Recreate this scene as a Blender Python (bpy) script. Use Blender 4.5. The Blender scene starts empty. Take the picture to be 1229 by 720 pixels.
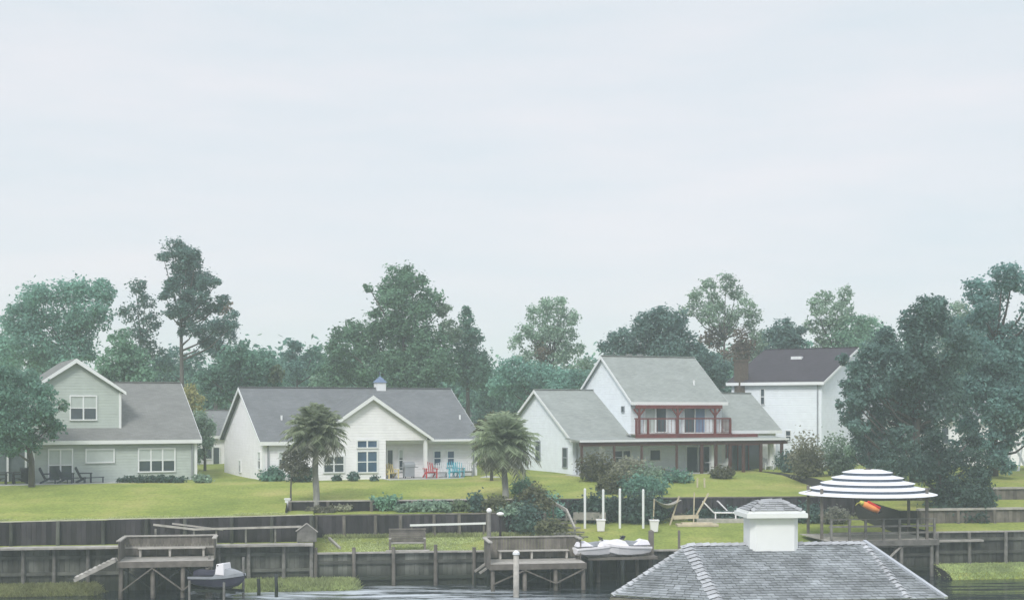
import bpy, math, random
import numpy as np
from mathutils import Vector, Matrix

rng = random.Random(11)
nr = np.random.default_rng(11)
R = math.radians
S = bpy.context.scene
C = S.collection

# ------------------------------------------------------------------ camera, sky, sun, exposure
F, CX, HZ, HC = 1620.0, 614.5, 490.0, 8.9      # focal length and horizon in photo pixels, eye height in metres
cam = bpy.data.cameras.new('camera')
cam.sensor_width = 36.0
cam.lens = 36.0 * F / 1229.0
cam.shift_y = (HZ - 360.0) / 1229.0
cam.clip_start = 0.5
cam.clip_end = 8000
co = bpy.data.objects.new('camera', cam)
C.objects.link(co)
co.location = (0, 0, HC)
co.rotation_euler = (R(90), 0, 0)
S.camera = co

SUN_EL, SUN_AZ = 44.0, 199.0                   # azimuth of the sun clockwise from +Y (view direction)
wd = bpy.data.worlds.new('World')
S.world = wd
wd.use_nodes = True
nt = wd.node_tree
nt.nodes.clear()
N = nt.nodes.new
out = N('ShaderNodeOutputWorld')
bg = N('ShaderNodeBackground')
bg.inputs['Strength'].default_value = 0.1
sky = N('ShaderNodeTexSky')
sky.sky_type = 'NISHITA'
sky.sun_disc = False
sky.sun_elevation = R(SUN_EL)
sky.sun_rotation = R(SUN_AZ)
tc = N('ShaderNodeTexCoord')
mp = N('ShaderNodeMapping')
mp.inputs['Scale'].default_value = (2.0, 2.0, 11.0)
mp.inputs['Location'].default_value = (0.35, 0.1, 0.3)
nz = N('ShaderNodeTexNoise')
nz.inputs['Scale'].default_value = 1.0
nz.inputs['Detail'].default_value = 7
nz.inputs['Roughness'].default_value = 0.58
cr = N('ShaderNodeValToRGB')
cr.color_ramp.elements[0].position = 0.34
cr.color_ramp.elements[0].color = (4.85, 5.4, 5.8, 1)
cr.color_ramp.elements[1].position = 0.66
cr.color_ramp.elements[1].color = (5.95, 5.85, 6.1, 1)
mx = N('ShaderNodeMixRGB')
mx.inputs['Fac'].default_value = 0.93
L = nt.links.new
L(tc.outputs['Generated'], mp.inputs['Vector'])
L(mp.outputs['Vector'], nz.inputs['Vector'])
L(nz.outputs['Fac'], cr.inputs['Fac'])
L(sky.outputs['Color'], mx.inputs['Color1'])
L(cr.outputs['Color'], mx.inputs['Color2'])
# an overcast sky is brighter overhead than near the horizon
sxyz = N('ShaderNodeSeparateXYZ')
L(tc.outputs['Generated'], sxyz.inputs[0])
up = N('ShaderNodeMapRange')
up.inputs['From Min'].default_value = 0.3
up.inputs['From Max'].default_value = 0.9
up.inputs['To Min'].default_value = 1.0
up.inputs['To Max'].default_value = 1.55
L(sxyz.outputs['Z'], up.inputs['Value'])
vm = N('ShaderNodeVectorMath')
vm.operation = 'SCALE'
L(mx.outputs['Color'], vm.inputs[0])
L(up.outputs['Result'], vm.inputs['Scale'])
L(vm.outputs['Vector'], bg.inputs['Color'])
L(bg.outputs['Background'], out.inputs['Surface'])

sl = bpy.data.lights.new('sun', 'SUN')
sl.energy = 1.5
sl.angle = R(14)
sl.color = (1.0, 0.96, 0.9)
so = bpy.data.objects.new('sun', sl)
C.objects.link(so)
sd = Vector((math.sin(R(SUN_AZ)) * math.cos(R(SUN_EL)), math.cos(R(SUN_AZ)) * math.cos(R(SUN_EL)), math.sin(R(SUN_EL))))
so.rotation_euler = sd.to_track_quat('Z', 'Y').to_euler()
so.location = sd * 50

vs = S.view_settings
vs.view_transform = 'Standard'
vs.look = 'None'
vs.exposure = 0.6
vs.gamma = 1.0
S.cycles.max_bounces = 6
S.cycles.diffuse_bounces = 3
S.cycles.volume_bounces = 1
S.cycles.use_denoising = True

# ------------------------------------------------------------------ materials
MATS = {}


def mat(name, rgb, rough=0.8, var=0.12, scale=2.0, island=0.0, bump=0.0, bscale=20.0, spec=0.25, metal=0.0,
        stretch=(1, 1, 1), rgb2=None, lap=0.0, trans=0.0, tide=0.0):
    m = bpy.data.materials.new(name)
    MATS[name] = m
    m.use_nodes = True
    t = m.node_tree
    b = t.nodes['Principled BSDF']
    b.inputs['Roughness'].default_value = rough
    b.inputs['Specular IOR Level'].default_value = spec
    b.inputs['Metallic'].default_value = metal
    tcn = t.nodes.new('ShaderNodeTexCoord')
    mpn = t.nodes.new('ShaderNodeMapping')
    mpn.inputs['Scale'].default_value = stretch
    t.links.new(tcn.outputs['Object'], mpn.inputs['Vector'])
    n1 = t.nodes.new('ShaderNodeTexNoise')
    n1.inputs['Scale'].default_value = scale
    n1.inputs['Detail'].default_value = 6
    n1.inputs['Roughness'].default_value = 0.6
    t.links.new(mpn.outputs['Vector'], n1.inputs['Vector'])
    ramp = t.nodes.new('ShaderNodeValToRGB')
    c0 = [max(0, c * (1 - var)) for c in rgb]
    c1 = [c * (1 + var) for c in (rgb2 or rgb)]
    ramp.color_ramp.elements[0].position = 0.3
    ramp.color_ramp.elements[0].color = (*c0, 1)
    ramp.color_ramp.elements[1].position = 0.7
    ramp.color_ramp.elements[1].color = (*c1, 1)
    t.links.new(n1.outputs['Fac'], ramp.inputs['Fac'])
    col = ramp.outputs['Color']
    if island:
        g = t.nodes.new('ShaderNodeNewGeometry')
        mr = t.nodes.new('ShaderNodeMapRange')
        mr.inputs['To Min'].default_value = 1 - island
        mr.inputs['To Max'].default_value = 1 + island
        t.links.new(g.outputs['Random Per Island'], mr.inputs['Value'])
        hsv = t.nodes.new('ShaderNodeHueSaturation')
        oi_ = t.nodes.new('ShaderNodeObjectInfo')
        mo = t.nodes.new('ShaderNodeMapRange')
        mo.inputs['To Min'].default_value = 1 - island * .8
        mo.inputs['To Max'].default_value = 1 + island * .8
        t.links.new(oi_.outputs['Random'], mo.inputs['Value'])
        mv = t.nodes.new('ShaderNodeMath'); mv.operation = 'MULTIPLY'
        t.links.new(mr.outputs['Result'], mv.inputs[0]); t.links.new(mo.outputs['Result'], mv.inputs[1])
        t.links.new(mv.outputs[0], hsv.inputs['Value'])
        t.links.new(col, hsv.inputs['Color'])
        col = hsv.outputs['Color']
    if tide:
        sz = t.nodes.new('ShaderNodeSeparateXYZ')
        t.links.new(tcn.outputs['Object'], sz.inputs[0])
        wob = t.nodes.new('ShaderNodeMath'); wob.operation = 'MULTIPLY_ADD'; wob.inputs[1].default_value = -.9
        t.links.new(n1.outputs['Fac'], wob.inputs[0]); t.links.new(sz.outputs['Z'], wob.inputs[2])
        td = t.nodes.new('ShaderNodeMapRange')
        td.inputs['From Min'].default_value = -.05; td.inputs['From Max'].default_value = tide - .45
        td.inputs['To Min'].default_value = .85; td.inputs['To Max'].default_value = 0
        t.links.new(wob.outputs[0], td.inputs['Value'])
        tm = t.nodes.new('ShaderNodeMixRGB'); tm.inputs[2].default_value = (0.018, 0.026, 0.018, 1)
        t.links.new(td.outputs['Result'], tm.inputs[0]); t.links.new(col, tm.inputs[1])
        col = tm.outputs[0]
    t.links.new(col, b.inputs['Base Color'])
    hsrc = None
    if bump:
        n2 = t.nodes.new('ShaderNodeTexNoise')
        n2.inputs['Scale'].default_value = bscale
        n2.inputs['Detail'].default_value = 4
        t.links.new(mpn.outputs['Vector'], n2.inputs['Vector'])
        hsrc = n2.outputs['Fac']
    if lap:
        sx = t.nodes.new('ShaderNodeSeparateXYZ')
        t.links.new(tcn.outputs['Object'], sx.inputs['Vector'])
        dv = t.nodes.new('ShaderNodeMath'); dv.operation = 'DIVIDE'; dv.inputs[1].default_value = lap
        fr = t.nodes.new('ShaderNodeMath'); fr.operation = 'FRACT'
        inv = t.nodes.new('ShaderNodeMath'); inv.operation = 'SUBTRACT'; inv.inputs[0].default_value = 1.0
        t.links.new(sx.outputs['Z'], dv.inputs[0])
        t.links.new(dv.outputs[0], fr.inputs[0])
        t.links.new(fr.outputs[0], inv.inputs[1])
        hsrc = inv.outputs[0]
    if hsrc is not None:
        bp = t.nodes.new('ShaderNodeBump')
        bp.inputs['Strength'].default_value = bump if bump else 0.5
        bp.inputs['Distance'].default_value = 0.03
        t.links.new(hsrc, bp.inputs['Height'])
        t.links.new(bp.outputs['Normal'], b.inputs['Normal'])
    if trans:
        o = t.nodes['Material Output']
        tr = t.nodes.new('ShaderNodeBsdfTranslucent')
        t.links.new(col, tr.inputs['Color'])
        ms = t.nodes.new('ShaderNodeMixShader')
        ms.inputs['Fac'].default_value = trans
        t.links.new(b.outputs['BSDF'], ms.inputs[1])
        t.links.new(tr.outputs['BSDF'], ms.inputs[2])
        t.links.new(ms.outputs['Shader'], o.inputs['Surface'])
    return m


def leafmat(name, rgb, rgb2, island=0.35):
    rgb, rgb2 = [c * 1.22 for c in rgb], [c * 1.3 for c in rgb2]
    m = mat(name, rgb, rough=0.75, var=0.2, scale=0.4, island=island, spec=0.15, rgb2=rgb2, trans=0.5)
    # each plant has its own slightly warmer or cooler, paler or deeper green
    t = m.node_tree
    h = [n for n in t.nodes if n.type == 'HUE_SAT'][0]
    oi = t.nodes.new('ShaderNodeObjectInfo')
    a = t.nodes.new('ShaderNodeMapRange')
    a.inputs['To Min'].default_value = 0.468
    a.inputs['To Max'].default_value = 0.5
    t.links.new(oi.outputs['Random'], a.inputs['Value'])
    t.links.new(a.outputs['Result'], h.inputs['Hue'])
    h.inputs['Saturation'].default_value = 0.78
    return m


def roofmat(name, rgb, var=0.1):
    """asphalt shingles: staggered tabs in Object space with weathering noise"""
    m = mat(name, rgb, rough=0.95, var=var, scale=0.7, spec=0.1)
    t = m.node_tree
    b = t.nodes['Principled BSDF']
    col = b.inputs['Base Color'].links[0].from_socket
    tcn = t.nodes.new('ShaderNodeTexCoord')
    sx = t.nodes.new('ShaderNodeSeparateXYZ')
    t.links.new(tcn.outputs['Object'], sx.inputs[0])
    ad = t.nodes.new('ShaderNodeMath'); ad.operation = 'ADD'
    t.links.new(sx.outputs['Y'], ad.inputs[0]); t.links.new(sx.outputs['Z'], ad.inputs[1])
    cb = t.nodes.new('ShaderNodeCombineXYZ')
    t.links.new(sx.outputs['X'], cb.inputs[0]); t.links.new(ad.outputs[0], cb.inputs[1])
    br = t.nodes.new('ShaderNodeTexBrick')
    br.inputs['Scale'].default_value = 1.0
    br.inputs['Color1'].default_value = (0.91, 0.91, 0.91, 1)
    br.inputs['Color2'].default_value = (1.09, 1.09, 1.09, 1)
    br.inputs['Mortar'].default_value = (0.8, 0.8, 0.8, 1)
    br.inputs['Mortar Size'].default_value = 0.008
    br.inputs['Brick Width'].default_value = 0.33
    br.inputs['Row Height'].default_value = 0.2
    t.links.new(cb.outputs[0], br.inputs['Vector'])
    ml = t.nodes.new('ShaderNodeMixRGB'); ml.blend_type = 'MULTIPLY'; ml.inputs[0].default_value = 1
    t.links.new(col, ml.inputs[1]); t.links.new(br.outputs['Color'], ml.inputs[2])
    t.links.new(ml.outputs[0], b.inputs['Base Color'])
    return m


def glassmat(name, rgb):
    return mat(name, rgb, rough=0.08, var=0.3, scale=0.9, spec=0.6)


M_SIDING_SAGE = mat('sage_siding', (0.43, 0.48, 0.455), var=0.07, lap=0.18, bump=1.0)
M_SIDING_WHITE = mat('white_siding', (0.80, 0.80, 0.82), var=0.05, lap=0.18, bump=1.0)
M_SIDING_BLUEWHITE = mat('cool_white_siding', (0.74, 0.79, 0.84), var=0.05, lap=0.18, bump=1.0)
M_WHITE = mat('white_paint', (0.76, 0.78, 0.80), var=0.03, rough=0.5)
M_ROOF_TAUPE = roofmat('taupe_shingles', (0.20, 0.205, 0.20))
M_ROOF_SLATE = roofmat('slate_shingles', (0.165, 0.175, 0.185))
M_ROOF_SAGE = roofmat('pale_sage_shingles', (0.285, 0.31, 0.30))
M_ROOF_PLUM = roofmat('plum_shingles', (0.062, 0.056, 0.068))
M_ROOF_GREY = roofmat('grey_shingles', (0.23, 0.24, 0.25))
M_REDBROWN = mat('redbrown_paint', (0.15, 0.04, 0.038), var=0.25, scale=3)
M_PORCHBROWN = mat('dark_brown_paint', (0.078, 0.034, 0.03), var=0.25, scale=3)
M_BRICK = mat('brown_brick', (0.11, 0.085, 0.07), var=0.3, scale=6)
M_GLASS = glassmat('dark_glass', (0.05, 0.07, 0.085))
M_GLASS_BLUE = glassmat('blue_glass', (0.05, 0.10, 0.17))
M_BLIND = mat('blind', (0.46, 0.51, 0.50), var=0.08)
M_CURTAIN = mat('blue_curtain', (0.16, 0.22, 0.34), var=0.15)
M_SCREEN = mat('porch_screen', (0.12, 0.15, 0.16), var=0.2)
M_CONCRETE = mat('concrete', (0.42, 0.43, 0.42), var=0.12, scale=1.5, bump=0.2)
M_WALLWOOD = mat('dark_weathered_boards', (0.034, 0.031, 0.036), var=0.35, scale=2.2, island=0.5, stretch=(1, 1, 0.4), bump=0.4)
M_WALLGREEN = mat('algae_stained_boards', (0.088, 0.092, 0.082), var=0.6, scale=1.3, island=0.45, tide=.85, stretch=(1, 1, 0.5), bump=0.4)
M_POST = mat('weathered_post', (0.175, 0.17, 0.16), var=0.35, scale=3, island=0.2, bump=0.3)
M_PLANK = mat('grey_planks', (0.35, 0.335, 0.31), var=0.25, scale=3, island=0.18, bump=0.3)
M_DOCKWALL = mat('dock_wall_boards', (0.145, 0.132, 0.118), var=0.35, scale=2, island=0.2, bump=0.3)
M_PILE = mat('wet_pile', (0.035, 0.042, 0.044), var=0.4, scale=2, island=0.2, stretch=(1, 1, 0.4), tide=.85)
M_EDGE = mat('pale_edge_board', (0.50, 0.50, 0.38), var=0.2, scale=2)
M_TAN = mat('tan_timber', (0.50, 0.44, 0.33), var=0.2, scale=2)
M_NET = mat('tan_net', (0.30, 0.29, 0.26), var=0.2, scale=4)
M_NAVY = mat('navy_plastic', (0.03, 0.04, 0.06), rough=0.5)
M_BLACK = mat('black_metal', (0.02, 0.022, 0.026), rough=0.5)
M_RED = mat('red_plastic', (0.52, 0.05, 0.06), rough=0.5)
M_TURQ = mat('turquoise_plastic', (0.10, 0.44, 0.55), rough=0.5)
M_YELLOW = mat('cream_yellow_plastic', (0.66, 0.56, 0.26), rough=0.5)
M_GREYP = mat('grey_plastic', (0.28, 0.30, 0.33), rough=0.5)
M_HULLWHITE = mat('white_gelcoat', (0.80, 0.79, 0.82), rough=0.25, var=0.04, spec=0.5)
M_HULLDARK = mat('dark_gelcoat', (0.035, 0.035, 0.06), rough=0.3, spec=0.5)
M_COVER = mat('white_cover_cloth', (0.74, 0.73, 0.79), var=0.08, scale=3)
M_STRIPEW = mat('white_canopy', (0.78, 0.80, 0.85), var=0.03)
M_STRIPED = mat('navy_canopy_stripe', (0.12, 0.15, 0.20), var=0.1)
M_ORANGE = mat('orange_cloth', (0.85, 0.30, 0.10), var=0.1)
M_REDC = mat('red_cloth', (0.60, 0.03, 0.03), var=0.1)
M_YELC = mat('yellow_cloth', (0.55, 0.52, 0.10), var=0.1)
M_LAMP = mat('white_globe', (0.85, 0.85, 0.85), rough=0.3)
M_BARK = mat('bark', (0.11, 0.10, 0.095), var=0.35, scale=3, stretch=(1, 1, 0.3))
M_PALEBARK = mat('pale_bark', (0.26, 0.26, 0.245), var=0.3, scale=3, stretch=(1, 1, 0.3))
M_CAP = mat('roof_metal_edge', (0.42, 0.45, 0.50), rough=0.4, var=0.05)
M_NEARSH = mat('weathered_grey_shingle_tabs', (0.25, 0.27, 0.29), rough=0.95, var=0.3, scale=1.6, island=0.2, bump=0.5, bscale=60)
M_NEARSHL = mat('worn_pale_shingle_tabs', (0.37, 0.385, 0.41), rough=0.95, var=0.2, scale=3, island=0.15, bump=0.5, bscale=60)

LF_TEAL = leafmat('teal_leaves', (0.081, 0.215, 0.179), (0.120, 0.293, 0.228))
LF_MID = leafmat('mid_leaves', (0.097, 0.234, 0.159), (0.147, 0.325, 0.214))
LF_PALE = leafmat('pale_leaves', (0.160, 0.271, 0.198), (0.220, 0.342, 0.246))
LF_DARK = leafmat('dark_leaves', (0.052, 0.118, 0.108), (0.085, 0.168, 0.144))
LF_LIGHT = leafmat('light_green_leaves', (0.1, 0.165, 0.08), (0.14, 0.215, 0.11))
LF_YELLOW = leafmat('yellow_leaves', (0.23, 0.24, 0.07), (0.29, 0.28, 0.09))
LF_BLUE = leafmat('bluish_needles', (0.074, 0.182, 0.177), (0.106, 0.234, 0.214))
LF_BROWN = leafmat('dry_fronds', (0.15, 0.16, 0.125), (0.2, 0.205, 0.16))
LF_RUST = leafmat('rusty_leaves', (0.16, 0.125, 0.085), (0.19, 0.15, 0.10))
LF_PALM = leafmat('palm_fronds', (0.175, 0.250, 0.138), (0.250, 0.325, 0.188))
LF_OLIVE = leafmat('olive_leaves', (0.10, 0.115, 0.055), (0.14, 0.155, 0.075))
LF_STRAW = leafmat('straw_leaves', (0.20, 0.22, 0.15), (0.27, 0.28, 0.19))
LF_MARSH = leafmat('marsh_grass', (0.27, 0.34, 0.12), (0.34, 0.41, 0.15))


# ------------------------------------------------------------------ mesh helpers
def setp(o, label=None, cat=None, group=None, kind=None):
    if label: o['label'] = label
    if cat: o['category'] = cat
    if group: o['group'] = group
    if kind: o['kind'] = kind
    return o


def empty(name, loc=(0, 0, 0), rz=0.0, label=None, cat=None, group=None):
    o = bpy.data.objects.new(name, None)
    C.objects.link(o)
    o.location = loc
    o.rotation_euler = (0, 0, rz)
    o.empty_display_size = 0.3
    return setp(o, label, cat, group)


class MB:
    def __init__(s):
        s.v, s.f, s.m = [], [], []
        s.mats = []
        s.cur = 0

    def use(s, m):
        if m not in s.mats:
            s.mats.append(m)
        s.cur = s.mats.index(m)
        return s

    def add(s, vs, fs):
        b = len(s.v)
        s.v += [tuple(v) for v in vs]
        s.f += [tuple(b + i for i in f) for f in fs]
        s.m += [s.cur] * len(fs)
        return s

    def box(s, x0, y0, z0, x1, y1, z1):
        x0, x1 = min(x0, x1), max(x0, x1)
        y0, y1 = min(y0, y1), max(y0, y1)
        z0, z1 = min(z0, z1), max(z0, z1)
        return s.add([(x0, y0, z0), (x1, y0, z0), (x1, y1, z0), (x0, y1, z0), (x0, y0, z1), (x1, y0, z1), (x1, y1, z1), (x0, y1, z1)],
                     [(0, 3, 2, 1), (4, 5, 6, 7), (0, 1, 5, 4), (1, 2, 6, 5), (2, 3, 7, 6), (3, 0, 4, 7)])

    def beam(s, p0, p1, w, h=None, up=(0, 0, 1)):
        h = h or w
        p0, p1 = Vector(p0), Vector(p1)
        d = (p1 - p0).normalized()
        u = Vector(up)
        if abs(d.dot(u)) > 0.98:
            u = Vector((0, 1, 0))
        a = d.cross(u).normalized()
        b = a.cross(d).normalized()
        vs_ = []
        for p in (p0, p1):
            for (i, j) in ((-1, -1), (1, -1), (1, 1), (-1, 1)):
                vs_.append(p + a * (i * w / 2) + b * (j * h / 2))
        return s.add(vs_, [(3, 2, 1, 0), (4, 5, 6, 7), (0, 1, 5, 4), (1, 2, 6, 5), (2, 3, 7, 6), (3, 0, 4, 7)])

    def tube(s, pts, rad, n=8, cap=True):
        pts = [Vector(p) for p in pts]
        rings = []
        for i, p in enumerate(pts):
            d = (pts[min(i + 1, len(pts) - 1)] - pts[max(i - 1, 0)]).normalized()
            u = Vector((0, 0, 1)) if abs(d.z) < 0.9 else Vector((1, 0, 0))
            a = d.cross(u).normalized()
            b = a.cross(d).normalized()
            r = rad[i] if isinstance(rad, (list, tuple)) else rad
            rings.append([p + (a * math.cos(2 * math.pi * k / n) + b * math.sin(2 * math.pi * k / n)) * r for k in range(n)])
        vs_ = [v for rg in rings for v in rg]
        fs = []
        for i in range(len(rings) - 1):
            for k in range(n):
                fs.append((i * n + k, i * n + (k + 1) % n, (i + 1) * n + (k + 1) % n, (i + 1) * n + k))
        if cap:
            fs.append(tuple(reversed(range(n))))
            fs.append(tuple((len(rings) - 1) * n + k for k in range(n)))
        return s.add(vs_, fs)

    def prism(s, poly, axis, a, b):
        """poly: list of 2d points; axis 'x': points are (y,z) extruded x=a..b; 'y': (x,z); 'z': (x,y)"""
        def p(q, t):
            return {'x': (t, q[0], q[1]), 'y': (q[0], t, q[1]), 'z': (q[0], q[1], t)}[axis]
        n = len(poly)
        vs_ = [p(q, a) for q in poly] + [p(q, b) for q in poly]
        fs = [tuple(range(n)), tuple(reversed(range(n, 2 * n)))]
        for k in range(n):
            fs.append((k, n + k, n + (k + 1) % n, (k + 1) % n))
        return s.add(vs_, fs)

    def loft(s, rings, cap=True):
        n = len(rings[0])
        vs_ = [v for r_ in rings for v in r_]
        fs = []
        for i in range(len(rings) - 1):
            for k in range(n):
                fs.append((i * n + k, i * n + (k + 1) % n, (i + 1) * n + (k + 1) % n, (i + 1) * n + k))
        if cap:
            fs.append(tuple(reversed(range(n))))
            fs.append(tuple((len(rings) - 1) * n + k for k in range(n)))
        return s.add(vs_, fs)

    def build(s, name, m=None, parent=None, smooth=False, bevel=0.0):
        me = bpy.data.meshes.new(name)
        me.from_pydata(s.v, [], s.f)
        if m is not None and not s.mats:
            me.materials.append(m)
        else:
            for q in s.mats:
                me.materials.append(q)
            me.polygons.foreach_set('material_index', s.m)
        import bmesh
        bm = bmesh.new()
        bm.from_mesh(me)
        bmesh.ops.recalc_face_normals(bm, faces=bm.faces)
        bm.to_mesh(me)
        bm.free()
        if smooth:
            me.polygons.foreach_set('use_smooth', [True] * len(me.polygons))
        o = bpy.data.objects.new(name, me)
        C.objects.link(o)
        if parent is not None:
            o.parent = parent
        if bevel:
            bv = o.modifiers.new('bevel', 'BEVEL')
            bv.width = bevel
            bv.segments = 2
        return o


def copy_tree(o, parent=None):
    c = o.copy()
    C.objects.link(c)
    c.parent = parent
    for ch in list(o.children):
        copy_tree(ch, c)
    return c


# ------------------------------------------------------------------ the lie of the land
BA = R(8.5)
BC, BS = math.cos(BA), math.sin(BA)
BY = 69.0


def uv(u, v, z=0.0):
    return Vector((u * BC - v * BS, BY + u * BS + v * BC, z))


def to_uv(x, y):
    dy = y - BY
    return x * BC + dy * BS, -x * BS + dy * BC


def u_at(px, v):
    k = (px - CX) / F
    return (k * (BY + v * BC) + v * BS) / (BC - k * BS)


def z_at(py, Y):
    return HC - (py - HZ) * Y / F


def pt(px, py, Y):
    return Vector(((px - CX) * Y / F, Y, z_at(py, Y)))


P_L = [(-30, -3), (-2.4, -.5), (-1.3, .22), (0, .40), (.01, 2.1), (1.7, 2.1), (1.71, 3.28), (7.9, 3.62), (8.0, 3.62), (17, 4.2), (60, 4.4), (4000, 6)]
P_L1 = [(-30, -3), (-2.4, -.5), (-1.3, .22), (0, .40), (.01, 2.1), (1.7, 2.1), (1.71, 3.46), (7.9, 3.66), (8.0, 3.68), (17, 4.2), (60, 4.4), (4000, 6)]
P_L2 = [(-30, -3), (-2.4, -.5), (-1.3, .22), (0, .40), (.01, 2.1), (1.7, 2.1), (1.71, 3.40), (7.99, 3.22), (8.0, 3.68), (16, 4.2), (60, 4.4), (4000, 6)]
P_LD = [(-30, -3), (-2.4, -.9), (-1.3, -.7), (0, -.3), (.01, 2.1), (1.7, 2.1), (1.71, 3.36), (7.9, 3.62), (8.0, 3.63), (17, 4.2), (60, 4.4), (4000, 6)]
P_M0 = [(-30, -3), (-2.4, -.5), (-1.3, .22), (0, .38), (.01, 1.62), (6, 1.9), (6.01, 3.05), (7.99, 3.15), (8.0, 3.68), (16, 4.2), (60, 4.4), (4000, 6)]
P_M = [(-30, -3), (-2.4, -.9), (-1.0, -.6), (0, -.4), (.01, 1.62), (6, 1.9), (6.01, 3.05), (7.99, 3.15), (8.0, 3.68), (16, 4.2), (60, 4.4), (4000, 6)]
P_R = [(-30, -3), (-2.4, -.9), (-1.0, -.6), (0, -.4), (.01, 1.52), (10.5, 2.25), (10.51, 3.5), (17, 3.68), (17.01, 3.68), (23, 4.2), (60, 4.4), (4000, 6)]
P_F = [(-30, -3), (-3.0, -.5), (-1.9, .3), (0, .62), (.01, 2.25), (4, 2.4), (4.01, 3.12), (9.5, 3.3), (9.51, 3.92), (17, 4.3), (60, 4.4), (4000, 6)]
STN = [(-2500, P_L), (u_at(0, 1.7), P_L), (u_at(118, 0), P_L), (u_at(132, 0), P_LD), (u_at(272, 0), P_LD), (u_at(288, 0), P_L1), (u_at(340, 1.7), P_L1), (u_at(344, 8), P_L1), (u_at(344, 8) + .08, P_L2),
       (u_at(376, 0), P_L2), (u_at(376, 0) + .08, P_M0), (u_at(425, 0), P_M0), (u_at(440, 0), P_M), (u_at(655, 3), P_M),
       (u_at(668, 3), P_R), (u_at(1088, 3), P_R), (u_at(1088, 3) + .08, P_F), (2500, P_F)]
STN.sort(key=lambda t: t[0])


def profile(u):
    for (u0, p0), (u1, p1) in zip(STN, STN[1:]):
        if u <= u1:
            t = max(0, min(1, (u - u0) / (u1 - u0)))
            return [(a[0] + (b[0] - a[0]) * t, a[1] + (b[1] - a[1]) * t) for a, b in zip(p0, p1)]
    return STN[-1][1]


def height(x, y):
    u, v = to_uv(x, y)
    p = profile(u)
    for (v0, z0), (v1, z1) in zip(p, p[1:]):
        if v <= v1:
            return z0 + (z1 - z0) * max(0, (v - v0)) / (v1 - v0)
    return p[-1][1]


def ground(px, py):
    """where the sight line through photo pixel (px, py) meets the land"""
    Y = 58.0
    while Y < 160:
        p = pt(px, py, Y)
        if p.z <= height(p.x, p.y):
            return p
        Y += 0.05
    return pt(px, py, 160)


def on(px, Y):
    x = (px - CX) * Y / F
    return Vector((x, Y, height(x, Y)))


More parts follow.
